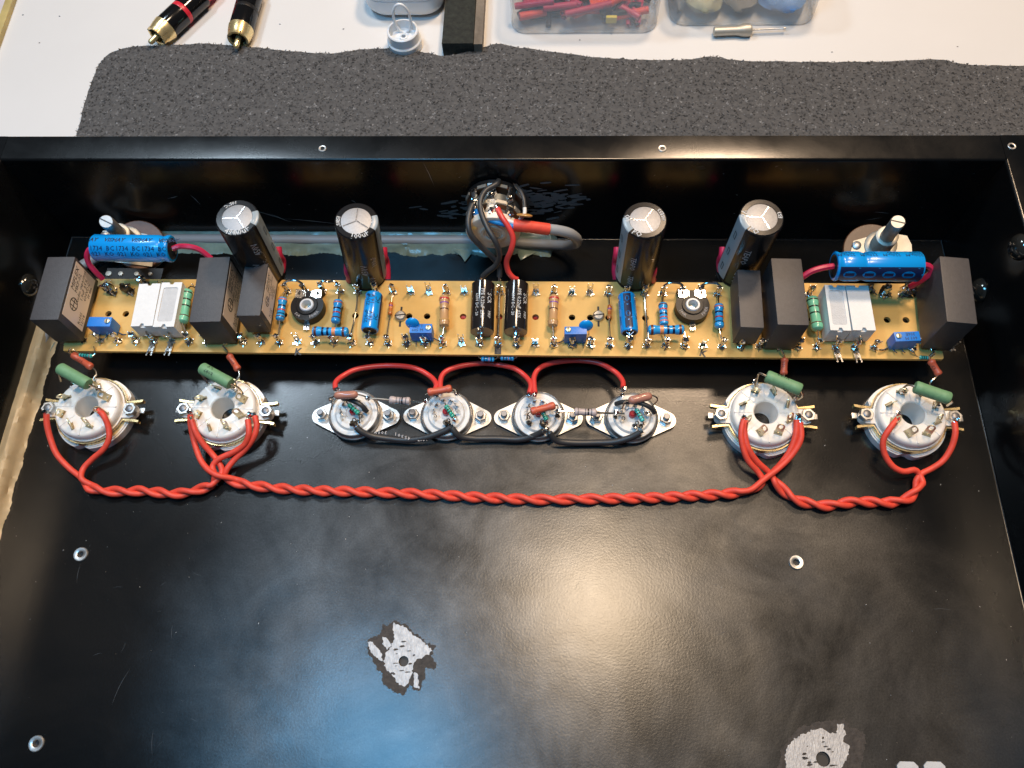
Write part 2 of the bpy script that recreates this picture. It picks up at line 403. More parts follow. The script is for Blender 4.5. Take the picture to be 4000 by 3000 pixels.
def extr(mb, prof, place, a, b, n, m):
    k = len(prof); vs = []
    for i in range(n + 1):
        tt = a + (b - a) * i / n; vs += [place(d, h, tt) for d, h in prof]
    fs = [(i * k + j, i * k + (j + 1) % k, (i + 1) * k + (j + 1) % k, (i + 1) * k + j) for i in range(n) for j in range(k)]
    fs += [tuple(range(k - 1, -1, -1)), tuple(n * k + j for j in range(k))]
    mb.add(vs, fs, m)
g = MB(); extr(g, wallprof(), lambda d, h, tt: (tt, BY + d, h), BX0 - .3, BX1 + .3, 8, m_wall); obj('back_wall', g, ch)
def sideplace(sx, x0):
    def f(d, h, tt): return (x0 + sx * d, min(tt, BY - .2) + (max(0, d) * 1.0 if tt > BY - 1 else 0) + (.2 if tt > BY - 1 and d > 0 else 0), h)
    return f
g = MB(); extr(g, wallprof(), sideplace(1, BX1), -120, BY, 6, m_wall); obj('side_wall', g, ch)
g = MB(); extr(g, wallprof(), sideplace(-1, BX0), -120, BY, 6, m_wall); obj('side_wall', g, ch)
g = MB(); g.prism([(BX0 - 13.2, BY + .4), (BX0 - .5, BY + .4), (BX0 - .5, BY + 13.2), (BX0 - 13.2, BY + 13.2)], FH - 1.6, FH - .05, m_wall)
obj('flange_corner', g, ch)
g = MB(); g.prism([(BX1 + .5, BY + .4), (BX1 + 13.2, BY + .4), (BX1 + 13.2, BY + 13.2), (BX1 + .5, BY + 13.2)], FH - 1.6, FH - .05, m_wall)
obj('flange_corner', g, ch)
# threaded inserts
def insert_mesh(r0, r1, h):
    g = MB(); pr = [(r0, -1.4), (r0, -.4), (r0 * 1.08, -.2), (r0, 0), (r0 * 1.08, .15), (r0, h * .8), (r0 * 1.2, h), (r1 * .9, h), (r1, h * .6), (r1, .02), (r1 - .3, -.02)]
    g.lathe(pr, m_steel, n=20, cap=False)
    g.lathe([(.01, -1.38), (r0 + .1, -1.38)], m_ink, n=16, cap=False)
    return mesh('threaded_insert', g)
im = insert_mesh(1.35, 3.0, .75)
for x, y in insert_px: p = P(x, y); obj('threaded_insert', im, ch, (p.x, p.y, 0))
fm = insert_mesh(1.0, 1.75, .35)
for x, y in ((1260, 581), (2587, 581), (3952, 572)): p = P(x, y, FH); obj('threaded_insert', fm, ch, (p.x, p.y, FH + .05))
# ground-bare patches round two holes
m_bare = mat('scraped_bare_steel', (.56, .55, .54), .5, .35, c2=(.34, .33, .33), vs=900, bump=.35, bs=2200)
_nt = m_bare.node_tree
for _n in list(_nt.nodes):
    if _n.type == 'TEX_NOISE':
        _mp = _nt.nodes.new('ShaderNodeMapping'); _mp.inputs['Scale'].default_value = (1, .4, 1); _mp.inputs['Rotation'].default_value = (0, 0, -.35)
        _nt.links.new([q for q in _nt.nodes if q.type == 'TEX_COORD'][0].outputs['Object'], _mp.inputs['Vector']); _nt.links.new(_mp.outputs[0], _n.inputs['Vector'])
m_chip = mat('chipped_brown_primer', (.045, .036, .03), .7, var=.4, vs=400, bump=.6, bs=700)
def ragged(c, pts_px, seed, amp, grow=0.0, n=150):
    base = [P(x, y) for x, y in pts_px]; sp = spline(base + [base[0], base[1]], 1.2)
    sp = sp[:max(3, len(sp) - max(2, int((base[1] - base[0]).length / 1.2) + 1) - 1)]
    out = []
    for i, p in enumerate(sp):
        d = (p - c); q = noise.noise(V((p.x * .9, p.y * .9, seed))) * amp + noise.noise(V((p.x * 3.1, p.y * 3.1, seed + 9))) * amp * .6
        out.append((p.x + d.normalized().x * (q + grow), p.y + d.normalized().y * (q + grow)))
    return out
def tr(pts, ox=0): return [(ox + x / 1.106, 2000 + y / 1.106) for x, y in pts]
rimA = tr([(1705, 470), (1750, 485), (1800, 530), (1850, 565), (1880, 575), (1860, 620), (1890, 660), (1870, 690), (1840, 670), (1835, 720), (1810, 770), (1775, 765), (1770, 740), (1750, 790), (1720, 790), (1690, 765), (1655, 750), (1650, 700), (1610, 650), (1585, 590), (1590, 550), (1640, 530), (1655, 490)])
metA = [tr([(1700, 480), (1750, 500), (1800, 540), (1850, 580), (1868, 600), (1840, 622), (1800, 635), (1785, 665), (1780, 700), (1755, 750), (1730, 750), (1700, 712), (1668, 682), (1657, 650), (1668, 612), (1690, 582), (1706, 545), (1698, 510)]), tr([(1586, 560), (1612, 560), (1640, 600), (1654, 640), (1640, 640), (1600, 604)]), tr([(1652, 542), (1672, 546), (1690, 575), (1676, 592), (1658, 575)]), tr([(1792, 690), (1806, 700), (1806, 740), (1812, 764), (1790, 756), (1786, 720)])]
rimB = tr([(1160, 1040), (1190, 985), (1240, 930), (1290, 915), (1340, 905), (1400, 895), (1430, 890), (1460, 930), (1500, 940), (1530, 980), (1520, 1040), (1500, 1110), (1440, 1170), (1300, 1200), (1180, 1170), (1150, 1106)], 2000)
metB = [tr([(1185, 1020), (1220, 980), (1260, 960), (1290, 940), (1340, 935), (1370, 958), (1400, 955), (1404, 915), (1430, 915), (1440, 960), (1430, 990), (1455, 1010), (1455, 1040), (1440, 1070), (1420, 1110), (1380, 1160), (1260, 1170), (1190, 1120), (1180, 1060)], 2000)]
def outline(pts, seed, amp, step=.55):
    b = [P(x, y) for x, y in pts]; o = []; n = len(b)
    for i in range(n):
        a_, c_ = b[i], b[(i + 1) % n]; k = max(2, int((c_ - a_).length / step)); d = (c_ - a_).normalized(); q = V((-d.y, d.x, 0))
        for t_ in range(k): p_ = a_ + (c_ - a_) * t_ / k; o.append(p_ + q * amp * (noise.noise(V((p_.x * .8, p_.y * .8, seed))) + .8 * noise.noise(V((p_.x * 2.6, p_.y * 2.6, seed)))))
    return [(p_.x, p_.y) for p_ in o]
for (px, py, r_), rim, mets in zip(patch_px, (rimA, rimB), (metA, metB)):
    c = P(px, py); hole = [circ(c.x, c.y, r_ - .02, 20)]
    g = MB(); g.prism(outline(rim, 3.3, .9), .01, .05, m_chip, hole); obj('primer_rim', g, ch)
    for qi, mt in enumerate(mets):
        g = MB(); g.prism(outline(mt, 8.1 + qi, .7), .05, .10, m_bare, hole if qi == 0 else []); obj('bare_metal_patch', g, ch)
    for k in range(16):
        a = rnd.uniform(0, 6.28); rr_ = rnd.uniform(3.2, 7.5); x, y = c.x + rr_ * math.cos(a), c.y + rr_ * math.sin(a) * .9 + 1; l = rnd.uniform(.4, 1.3); b_ = rnd.uniform(.12, .4)
        g = MB(); g.prism([(x - l, y - b_), (x - l * .2, y - b_ * 1.6), (x + l, y - b_ * .3), (x + l * .6, y + b_), (x - l * .4, y + b_ * .8)], .10, .13, m_chip); obj('primer_fleck', g, ch)
    g = MB(); g.lathe([(.01, -1.5), (r_ - .05, -1.5), (r_ - .02, -.05)], mat('dark_hole_wall', (.05, .045, .04), .6, .3), n=20, cap=False); obj('screw_hole', g, ch, (c.x, c.y, 0))
# pale scuffs left by sandpaper on the wall behind the volume control, dust, scratches
m_scuff = mat('pale_scuff', (.10, .115, .125), .6)
m_dust = mat('dust_speck', (.55, .54, .52), .6)
g = MB()
for k in range(260):
    x = rnd.gauss(-14, 14); h = 29 + (x + 4) * .12 + rnd.gauss(0, 5.5)
    if not 12 < h < 50: continue
    a = rnd.uniform(1, 4.0); b = rnd.uniform(.3, .8); tl = rnd.uniform(-.25, .35); yy = BY - .03 - k * .0004
    g.add([(x - a, yy, h - b - a * tl), (x - a * .3, yy, h - b * 1.4), (x + a, yy, h - b * .4 + a * tl), (x + a * .8, yy, h + b + a * tl), (x, yy, h + b * 1.2), (x - a, yy, h + b * .5 - a * tl)], [tuple(range(6))], m_scuff)
tag(obj('scuff_marks', g, ch), kind='stuff')
g = MB()
for k in range(420):
    x, y = rnd.uniform(BX0 + 3, BX1 - 3), rnd.uniform(-15, BY - 3) if k % 3 else rnd.uniform(50, 150)
    r_ = rnd.choice((.05, .06, .08, .14)) * rnd.uniform(.7, 1.2); n = rnd.choice((4, 5, 6)); st = rnd.uniform(1, 2.6); a0 = rnd.uniform(0, 6)
    vs = []
    for i in range(n):
        a = 2 * pi * i / n; u, v_ = r_ * math.cos(a) * st, r_ * math.sin(a) * rnd.uniform(.6, 1)
        vs.append((x + u * math.cos(a0) - v_ * math.sin(a0), y + u * math.sin(a0) + v_ * math.cos(a0), .10))
    vs.append((x, y, .10 + r_ * .8))
    g.add(vs, [(i, (i + 1) % n, n) for i in range(n)], m_dust)
tag(obj('dust_specks', g, ch), kind='stuff')
m_scr = mat('fine_scratch', (.055, .06, .065), .5)
g = MB()
def scratch(x0, y0, x1, y1, wdt=.07, z=.06, n=6):
    a, b = P(x0, y0, 0), P(x1, y1, 0); d = (b - a); q = V((-d.y, d.x, 0)).normalized(); vs = []
    for i in range(n + 1):
        tt = i / n; c = a + d * tt + q * (math.sin(tt * pi) * d.length * .05); ww = wdt * math.sin(pi * (tt * .9 + .05))
        vs += [(c.x + q.x * ww, c.y + q.y * ww, z), (c.x - q.x * ww, c.y - q.y * ww, z)]
    g.add(vs, [(2 * i, 2 * i + 1, 2 * i + 3, 2 * i + 2) for i in range(n)], m_scr)
for s_ in ((437, 2755, 510, 2610), (990, 2790, 1045, 2640), (1075, 2670, 1085, 2760), (671, 2497, 675, 2440), (2850, 2010, 2885, 2060), (1095, 2770, 1210, 2720), (3210, 2230, 3228, 2246), (300, 2280, 316, 2200), (595, 2950, 600, 2850), (2700, 2430, 2704, 2480), (2940, 2475, 2935, 2440), (3640, 2380, 3720, 2384)): scratch(*s_)
for k in range(40):
    x, y = rnd.uniform(300, 3400), rnd.uniform(2050, 2950); a = rnd.uniform(0, 6.28); l = rnd.uniform(10, 45); scratch(x, y, x + l * math.cos(a), y + l * math.sin(a), rnd.uniform(.03, .06))
tag(obj('scratch_marks', g, ch), kind='stuff')
# white scratches on the back wall
g = MB()
def wscr(x0, z0, x1, z1, wd=.08):
    y = BY - .06; dx, dz = x1 - x0, z1 - z0; L = math.hypot(dx, dz); nx, nz = -dz / L * wd, dx / L * wd
    mx_, mz = (x0 + x1) / 2 + nx * 3, (z0 + z1) / 2 + nz * 3
    g.add([(x0, y, z0), (mx_ - nx, y, mz - nz), (x1, y, z1), (mx_ + nx, y, mz + nz)], [(0, 1, 2, 3)], m_dust)
for a in ((-143, 25, -121, 12), (-150, 17, -138, 11), (-132, 20, -124, 13), (-164, 34, -162, 26), (-170, 33, -176, 31), (-127, 16, -98, 11), (-53, 57, -50, 40), (-90, 30, -88, 28), (150, 22, 158, 21), (156, 18, 149, 16)): wscr(*a)
for k in range(26): x, z = rnd.uniform(-190, 195), rnd.uniform(6, 54); a = rnd.uniform(-1, 1); l = rnd.uniform(.3, 1.6); wscr(x, z, x + l, z + l * a, .04)
tag(obj('wall_scratch_marks', g, ch), kind='stuff')

# round-headed screws through the side walls
def wall_screw(px, py, side, label):
    X = BX1 if side > 0 else BX0; d = V(((px - 2000) / FPX, -(py - 1500) / FPX, -1.0)); ww = V((AX.dot(d), AY.dot(d), AZ.dot(d))); p = CAM + ww * (X / ww.x)
    o = thing('dome_head_screw', p, label, 'screw', 'dome screws through the chassis side walls'); o.rotation_euler = (0, -side * pi / 2, 0)
    g = MB(); g.lathe([(5.2, 0), (5.4, .5), (5.0, 1.6), (3.9, 2.8), (2.2, 3.5), (.01, 3.75)], mat('smoky_screw_head', (.10, .10, .09), .12, .85), n=28); obj('screw_head', g, o)
    g = MB(); g.box((0, 0, 3.5), (4.2, .9, .8), m_ink); g.box((0, 0, 3.5), (.9, 4.2, .8), m_ink); obj('cross_slot', g, o)
wall_screw(108, 1114, -1, 'smoky dome head screw in the chassis wall beside the leftmost grey capacitor')
wall_screw(3832, 1134, 1, 'smoky dome head screw in the chassis wall half behind the rightmost capacitor')
wall_screw(3985, 965, 1, 'smoky dome head screw high on the right chassis wall at the picture edge')

# ------------------------------------------------------------------ tag board
ZB = 16.0
k_px = lambda px: round((px - 2024) / 70.2)
X0 = P(2024, 1110, ZB + 2).x; DX = (P(2801, 1110, ZB + 2).x - P(1123, 1110, ZB + 2).x) / 24
YF, YB = P(2018, 1348, ZB).y, P(2018, 1148, ZB).y
bfy, bby = P(2000, 1387, ZB).y, P(2000, 1099, ZB).y
bx0, bx1 = P(238, 1384, ZB).x, P(3686, 1394, ZB).x
def lugX(k): return X0 + DX * k
def LF(px, h=6.0, dy=0.0):
    k = round((px - 2020) / 72.0); return V((lugX(k), YF + dy, ZB + h))
def LB(px, h=6.0, dy=0.0):
    k = round((px - 2024) / 70.2); return V((lugX(k), YB + dy, ZB + h))
bd = thing('tag_board', (0, (bfy + bby) / 2, ZB), 'long amber glass-epoxy tag board carrying two rows of solder lugs and all the capacitors', 'circuit board')
yc = (bfy + bby) / 2
hy = P(2000, 1238, ZB).y - yc
hl = [circ(lugX(k), hy, 1.5, 14) for k in range(-23, 23) if k not in (-7,)]
o_ = [(bx0 + .6, bfy - yc), (bx1 - .6, bfy - yc), (bx1, bfy - yc + .8), (bx1, bby - yc), (bx0, bby - yc), (bx0, bfy - yc + 3.2)]
g = MB(); g.prism(o_, -1.6, 0, m_board, hl); obj('board_sheet', g, bd)
# lug meshes
def lug_mesh(seed, tall=7.0, fork=True):
    g = MB(); q = random.Random(seed)
    g.prism([(-1.5, -.8), (1.5, -.8), (1.5, 1.5), (-1.5, 1.5)], .02, .45, m_tin, [circ(0, .5, .45, 8)])
    g.box((0, -.6, .5), (3.9, .55, .5), m_tin); g.box((0, -.95, .35), (.9, .8, .5), m_tin)
    M = TL((0, .9, 0)) @ Matrix.Rotation(R(90 + q.uniform(-6, 10)), 4, 'X')
    g.prism([(-1.35, .2), (1.35, .2), (1.2, 3.0), (1.35, 4.3), (1.35, tall), (.75, tall), (.6, tall - 2.2), (-.6, tall - 2.2), (-.75, tall), (-1.35, tall), (-1.35, 4.3), (-1.2, 3.0)], -.18, .18, m_tin, [circ(0, 2.6, .55, 8)], M)
    return mesh('solder_lug', g)
lugs = [lug_mesh(s) for s in range(3)]
def joint_mesh(seed, big=1.0):
    g = MB(); q = random.Random(seed)
    g.blob((0, .6, 5.2), 1.45 * big, m_solder, (1, .85, 1.15), lump=.55, seed=seed)
    g.blob((q.uniform(-.3, .3), .1, 3.2), .85 * big, m_solder, (1, 1, 1.5), lump=.5, seed=seed + 3)
    g.blob((0, -.4, .9), 1.25 * big, m_solder, (1.15, 1, .7), lump=.6, seed=seed + 5)
    g.tube([(0, -.4, 1.2), (.2, -1.3, .5), (q.uniform(-.4, .4), -2.4, .35)], lambda u: .5 * (1 - .8 * u), m_solder, n=6, step=1)
    return mesh('solder_joint', g)
joints = [joint_mesh(11 + s, 1 + .12 * (s % 3 - 1)) for s in range(6)]
empty_b = [-20, -19, -18, -6, -5, -3, 1, 3, 4, 17, 18]
empty_f = [-12, -19, -3, 1, 10, 20]
skip_b = (-22,)
for k in range(-23, 23):
    if k in skip_b: pass
    lo = obj('solder_lug', lugs[k % 3], bd, (lugX(k), YB - yc, .0)); lo.rotation_euler = (0, 0, rnd.uniform(-.08, .08))
    if k not in empty_b and abs(k) < 21:
        jo = obj('solder_joint', joints[(k * 5) % 6], bd, (lugX(k), YB - yc, .0)); jo.scale = (.92, .92, 1)
for k in range(-24, 24):
    lo = obj('solder_lug', lugs[(k + 1) % 3], bd, (lugX(k), YF - yc, .0)); lo.rotation_euler = (0, 0, rnd.uniform(-.1, .1))
    if k not in empty_f and -23 <= k <= 22:
        jo = obj('solder_joint', joints[(k * 7 + 2) % 6], bd, (lugX(k), YF - yc, .0)); jo.rotation_euler = (0, 0, rnd.uniform(-.4, .4))
# burnt joints at both ends of the back row
for px, py, sd, rr in ((420, 1125, 1, 2.6), (490, 1125, 2, 2.1), (549, 1092, 3, 2.2), (3549, 1130, 4, 3.0), (3460, 1130, 5, 2.2), (3400, 1120, 6, 1.6)):
    p = P(px, py, ZB + 3); g = MB()
    g.blob((0, 0, 0), rr, m_solder if sd in (1, 4, 3) else m_burnt, (.9, .8, 1.3), lump=.9, seed=sd, n=14, rings=9); g.blob((1.2, -1, -2), rr * .7, m_burnt, (1.4, .8, .5), lump=.9, seed=sd + 7)
    g.tube([(0, 0, 0), (2, -2.2, -1.5), (3.2, -2.6, -2.4)], .35, m_tin)
    obj('solder_joint', g, bd, p - V((0, yc, ZB)))
# extended lugs folded over the front edge
for px in (578, 648, 3272, 3352):
    g = MB(); M = Matrix.Rotation(R(-8), 4, 'X')
    g.prism([(-1.3, 2.5), (1.3, 2.5), (1.3, -5.5), (.7, -5.5), (.6, -3.2), (-.6, -3.2), (-.7, -5.5), (-1.3, -5.5)], .1, .5, m_tin, [circ(0, -1.2, .5, 8)], M)
    p = LF(px, .6, -2.2); obj('solder_lug', g, bd, p - V((0, yc, ZB)), (0, 0, R(-3 if px < 2000 else 5)))
# slotted board screws
for px, py in ((1564, 1233), (2338, 1232)):
    p = P(px, py, ZB + 1); g = MB(); g.lathe([(2.6, 0), (2.7, .5), (2.5, 1.2), (1.9, 1.7), (.01, 1.75)], m_steel, n=22)
    g.box((0, 0, 1.62), (5.0, .55, .4), m_ink, Matrix.Rotation(R(8), 4, 'Z')); obj('slotted_screw', g, bd, (p.x, p.y - yc, 0))
    g = MB(); g.box((0, 0, .03), (.9, 10.2, .05), m_ink); obj('slot_mark', g, bd, (p.x, p.y - yc, 0))
# handwritten K marks, black tape, standoffs
for px, py, rz in ((1163, 1375, .05), (2745, 1381, -.25)):
    g = MB(); flat_text(g, 'K', 3.3, m_ink, Matrix.Rotation(rz, 4, 'Z'), .1, .16, z=.05)
    p = P(px, py, ZB); obj('pen_mark', g, bd, (p.x, p.y - yc, 0))
p = P(1945, 1372, ZB); g = MB(); g.box((0, 0, .1), (2.9, 3.6, .2), m_ink); obj('black_tape', g, bd, (p.x, p.y - yc + .3, 0))
for px in (1564, 2338, 600, 3400):
    p = P(px, 1238, 8); g = MB(); g.lathe([(2.8, 0), (2.8, ZB - 1.6)], m_steel, n=6); obj('standoff', g, bd, (p.x, hy, -ZB))

# ------------------------------------------------------------------ component builders
def local(pts, o): return [V(p) - o for p in pts]
def leads(root, o, pts, r=.33, m=None, name='lead'):
    g = MB(); g.tube(local(pts, o), r, m or m_wirelead, n=7, step=1.5); obj(name, g, root)
def resistor(label, p0, p1, r, m, bands, lead0=None, lead1=None, group=None, style='dog', lr=.33, print_=None, name='resistor', cat='resistor'):
    p0, p1 = V(p0), V(p1); c = (p0 + p1) / 2; root = thing(name, c, label, cat, group)
    M, L = frame(p0 - c, p1 - c, (CAM - c).normalized()); e = min(L * .24, r * 1.9)
    if style == 'dog':
        kk = .86; pr = [(.01, 0), (r * .55, .05), (r * .9, r * .25), (r, r * .6), (r, e * .72), (r * .95, e * .9), (r * kk, e * 1.1), (r * kk, L - e * 1.1), (r * .95, L - e * .9), (r, L - e * .72), (r, L - r * .6), (r * .9, L - r * .25), (r * .55, L - .05), (.01, L)]
    elif style == 'round':
        pr = [(.01, 0), (r * .5, r * .12), (r * .85, r * .5), (r, r), (r, L - r), (r * .85, L - r * .5), (r * .5, L - r * .12), (.01, L)]
    else:
        pr = [(.01, 0), (r * .5, 0), (r * .85, .15), (r, .7), (r, L * .2), (r * .985, L * .22), (r * .985, L * .78), (r, L * .8), (r, L - .7), (r * .85, L - .15), (r * .5, L), (.01, L)]
    pr2 = [(a, b) for a, b in pr]
    g = MB(); g.lathe(pr2, m, M, n=22); obj('resistor_body', g, root)
    def rad(h):
        for (a, ha), (b, hb) in zip(pr2, pr2[1:]):
            if ha <= h <= hb: return a + (b - a) * (h - ha) / max(1e-6, hb - ha)
        return r
    for bcol, pos, wd in bands:
        h0 = pos * L; hs = [h0 - wd / 2, h0, h0 + wd / 2]
        g = MB(); g.lathe([(rad(hs[0]) - .02, hs[0]), (rad(hs[0]) + .05, hs[0] + .02), (rad(h0) + .05, h0), (rad(hs[2]) + .05, hs[2] - .02), (rad(hs[2]) - .02, hs[2])], BAND[bcol], M, n=22, cap=False)
        obj('colour_band', g, root)
    if print_:
        g = MB()
        for txt, size, ax, th, along in print_: wrap_text(g, txt, size, m_ink if m is not m_rbrick else BAND['dkbrown'], M, rad(ax * L), ax * L, th, along)
        obj('printed_text', g, root)
    if lead0: leads(root, c, [p0 + (p1 - p0).normalized() * .2] + [V(q) for q in lead0], lr)
    if lead1: leads(root, c, [p1 + (p0 - p1).normalized() * .2] + [V(q) for q in lead1], lr)
    return root
B5 = lambda a, b, c, d, e: [(a, .13, .75), (b, .32, .75), (c, .47, .75), (d, .62, .75), (e, .87, .75)]
GR = 'blue banded resistors on the tag board'
resistor('blue banded resistor standing against the smaller left grey capacitor, behind the blue trimmer disc potentiometer', P(1106, 1163, 20), P(1093, 1252, 20), 2.05, m_rblue, [('pink', .13, .7), ('navy', .40, .8), ('red', .58, .7), ('navy', .75, .6), ('brown', .88, .5)], [LB(1123, 2)], [P(1090, 1290, 19), LF(1094, 2)], GR)
resistor('blue banded resistor between the left disc trimmer and the left upright capacitor', P(1322, 1172, 20), P(1310, 1263, 20), 2.05, m_rblue, [('pink', .15, .7), ('navy', .40, .8), ('red', .58, .7), ('brown', .80, .7)], [LB(1327, 2)], [LF(1304, 1)], GR)
resistor('large blue banded resistor lying crosswise in front of the left disc trimmer', P(1220, 1294, 23), P(1362, 1297, 23), 2.2, m_rblue, [('brown', .10, 1.1), ('navy', .30, 1.0), ('navy', .44, 1.0), ('orange', .60, 1.6), ('brown', .87, 1.1)], [LF(1236, 6)], [LF(1376, 6)], GR)
resistor('blue banded resistor meeting the right crosswise resistor at its middle', P(2589, 1184, 20), P(2594, 1272, 20), 2.05, m_rblue, [('brown', .12, .6), ('red', .32, .7), ('navy', .52, .8), ('red', .68, .6), ('pink', .84, .7)], [LB(2584, 2)], [LF(2598, 1)], GR)
resistor('large blue banded resistor lying crosswise before the right disc trimmer', P(2530, 1289, 23), P(2673, 1288, 23), 2.2, m_rblue, [('brown', .11, 1.1), ('orange', .38, 1.6), ('navy', .55, 1.0), ('navy', .70, 1.0), ('brown', .88, 1.1)], [LF(2523, 6)], [LF(2670, 6)], GR)
resistor('blue banded resistor between the right disc trimmer and the small grey capacitor', P(2808, 1188, 20), P(2810, 1282, 20), 2.05, m_rblue, [('pink', .15, .7), ('navy', .38, .8), ('red', .58, .7), ('navy', .78, .6)], [LB(2801, 2)], [P(2813, 1300, 20), LF(2819, 2)], GR)
GT = 'tan banded resistors on the tag board'
TB = [('red', .13, .8), ('violet', .26, .5), ('dkbrown', .46, .6), ('gold', .82, .5)]
resistor('tan banded resistor left of the two black cylindrical capacitors', P(1736, 1156, 21), P(1735, 1277, 21), 2.3, m_rtan, TB, [LB(1743, 2)], [LF(1727, 5)], GT)
resistor('tan banded resistor right of the two black cylindrical capacitors', P(2165, 1154, 21), P(2159, 1277, 21), 2.3, m_rtan, TB, [LB(2165, 2)], [LF(2167, 5)], GT)
GO = 'tiny orange resistors on the tag board'
OB = [('violet', .30, .5), ('orange', .45, .5), ('gold', .78, .5)]
resistor('tiny orange resistor beside the left slotted board screw', P(1528, 1181, 18.5), P(1523, 1230, 18.5), 1.05, m_rorange, OB, [LB(1537, 2)], [LF(1514, 5)], GO, lr=.28)
resistor('tiny orange resistor beside the right slotted board screw', P(2382, 1192, 18.5), P(2380, 1246, 18.5), 1.05, m_rorange, OB, [LB(2375, 2)], [LF(2379, 5)], GO, lr=.28)
GM = 'mint green banded resistors on the tag board'
MBd = [('black', .13, .6), ('black', .33, .7), ('black', .52, .7), ('brown', .82, .5)]
resistor('fat mint green banded resistor beside the left pair of white cement resistors', P(733, 1132, 22), P(712, 1262, 22), 2.55, m_rmint, MBd, [P(745, 1118, 21), LB(760, 2)], [P(728, 1300, 20), LF(740, 3)], GM)
resistor('fat mint green banded resistor beside the right pair of white cement resistors', P(3170, 1160, 22), P(3194, 1290, 22), 2.55, m_rmint, MBd, [LB(3165, 2)], [P(3196, 1315, 20), LF(3185, 3)], GM)

# small turquoise / light-blue ones at the board's front edge
CB = [('navy', .2, .45), ('navy', .4, .45), ('navy', .58, .45), ('red', .8, .35)]
GC = 'tiny turquoise resistors at the board corners'
resistor('tiny turquoise banded resistor at the left front corner of the tag board', P(310, 1387, 16), P(362, 1391, 16), .95, m_rcyan, CB, [P(300, 1375, 18), P(285, 1365, 19)], [P(372, 1380, 16), P(366, 1352, 18)], GC, lr=.28)
resistor('tiny turquoise banded resistor at the right front corner of the tag board', P(3590, 1396, 16), P(3634, 1398, 16), .95, m_rcyan, CB, [P(3578, 1390, 16), P(3570, 1376, 18)], [P(3650, 1385, 16), P(3652, 1375, 18)], GC, lr=.28)
GU = 'small blue resistors hanging under the middle of the board'
UB = [('navy', .25, .4), ('navy', .45, .4), ('pink', .6, .4), ('navy', .78, .4)]
resistor('small blue banded resistor peeping out under the board middle, on the left', P(1879, 1402, 13), P(1932, 1404, 13), 1.15, m_rblue, UB, [P(1870, 1395, 13.5), P(1868, 1380, 15)], [P(1940, 1400, 13), P(1945, 1385, 15)], GU, lr=.28)
resistor('small blue banded resistor peeping out under the board middle, on the right', P(1954, 1398, 13), P(2009, 1400, 13), 1.15, m_rblue, UB, [P(1946, 1396, 13), P(1943, 1382, 15)], [P(2018, 1395, 13), P(2018, 1380, 15)], GU, lr=.28)

# ------------------------------------------------------------------ grey film capacitors
def film_cap(label, px, zt, h, lines, lab=True, big=True):
    """px: the four top corners, back-left, back-right, front-right, front-left"""
    q = [P(x, y, zt) for x, y in px]; c = sum(q, V()) / 4
    ax = ((q[0] - q[3]) + (q[1] - q[2])).normalized(); L = ((q[0] - q[3]).length + (q[1] - q[2]).length) / 2; W = ((q[1] - q[0]).length + (q[2] - q[3]).length) / 2
    rz = math.atan2(-ax.x, ax.y); o = V((c.x, c.y, zt - h)); root = thing('film_capacitor', o, label, 'capacitor', 'box film capacitors', rz)
    g = MB(); g.box((0, 0, h / 2), (W, L, h), m_film, bev=.55); obj('capacitor_case', g, root)
    if lab:
        lw, lh = L * .84, h * .80
        M = TL((W / 2 + .02, L * .035, h * .53)) @ Matrix(((0, 0, 1, 0), (1, 0, 0, 0), (0, 1, 0, 0), (0, 0, 0, 1)))
        g = MB(); g.prism([(-lw / 2, -lh / 2), (lw / 2, -lh / 2), (lw / 2, lh / 2), (-lw / 2, lh / 2)], 0, .08, m_tanlabel, M=M); l = obj('case_label', g, root)
        g = MB(); k = lh / 16.5
        rows = (('MIFLEX', 2.5, 6.0, 5.6), ('MKP-02', 2.1, 3.2, 5.0), ('Audio capacitor', 1.9, .6, 4.6), (lines[0], 1.9, -1.9, 4.4), (lines[1], 1.9, -4.3, 4.8), ('PP film', 1.5, -6.5, 5.6))
        for txt, sz, y, x in rows: flat_text(g, txt, sz * k, m_ink, M @ TL((x * k, y * k, .05)), .25 if txt == 'MIFLEX' else 0, .02)
        for txt, y in (('RoHS', -4.3), ('12/18', -6.6)): flat_text(g, txt, 1.8 * k, m_ink, M @ TL((-8.7 * k, y * k, .05)))
        cx_ = -5.2 * k; rr = 3.0 * k
        g.prism(circ(cx_, 2.4 * k, rr, 24), .10, .12, m_ink, [circ(cx_, 2.4 * k, rr * .84, 24)], M)
        g.box((cx_, 2.4 * k, .11), (rr * 1.7, rr * .16, .03), m_ink, M)
        for sx, sy in ((-.35, .45), (.35, .45), (-.35, -.45), (.35, -.45)): g.box((cx_ + sx * rr, 2.4 * k + sy * rr, .11), (rr * .14, rr * .7, .03), m_ink, M)
        obj('printed_text', g, l)
    g = MB()
    for s_ in (-1, 1):
        g.tube([(0, s_ * L * .36, .3), (0, s_ * L * .36, -1.2), (.5, s_ * (L * .44), -1.8)], .4, m_tin, n=7, step=1)
    obj('lead', g, root)
    return root
film_cap('leftmost grey box capacitor with a tan printed label facing the board', [(185, 1004), (294, 1002), (226, 1249), (115, 1249)], 39, 20.5, ('1.0uF ±5%', '600VDC'))
film_cap('tall grey box capacitor between the mint resistor and a smaller grey box', [(778, 1004), (902, 1004), (857, 1257), (741, 1257)], 38, 20.5, ('1.0uF ±5%', '600VDC'))
film_cap('small grey box capacitor touching the tall one, left of the first disc trimmer', [(958, 1030), (1046, 1030), (1016, 1233), (922, 1233)], 35, 15.5, ('0.22uF', '600VDC'))
film_cap('small plain grey box capacitor on the right half of the board', [(2879, 1054), (2971, 1054), (2984, 1279), (2894, 1279)], 34, 15, ('', ''), False)
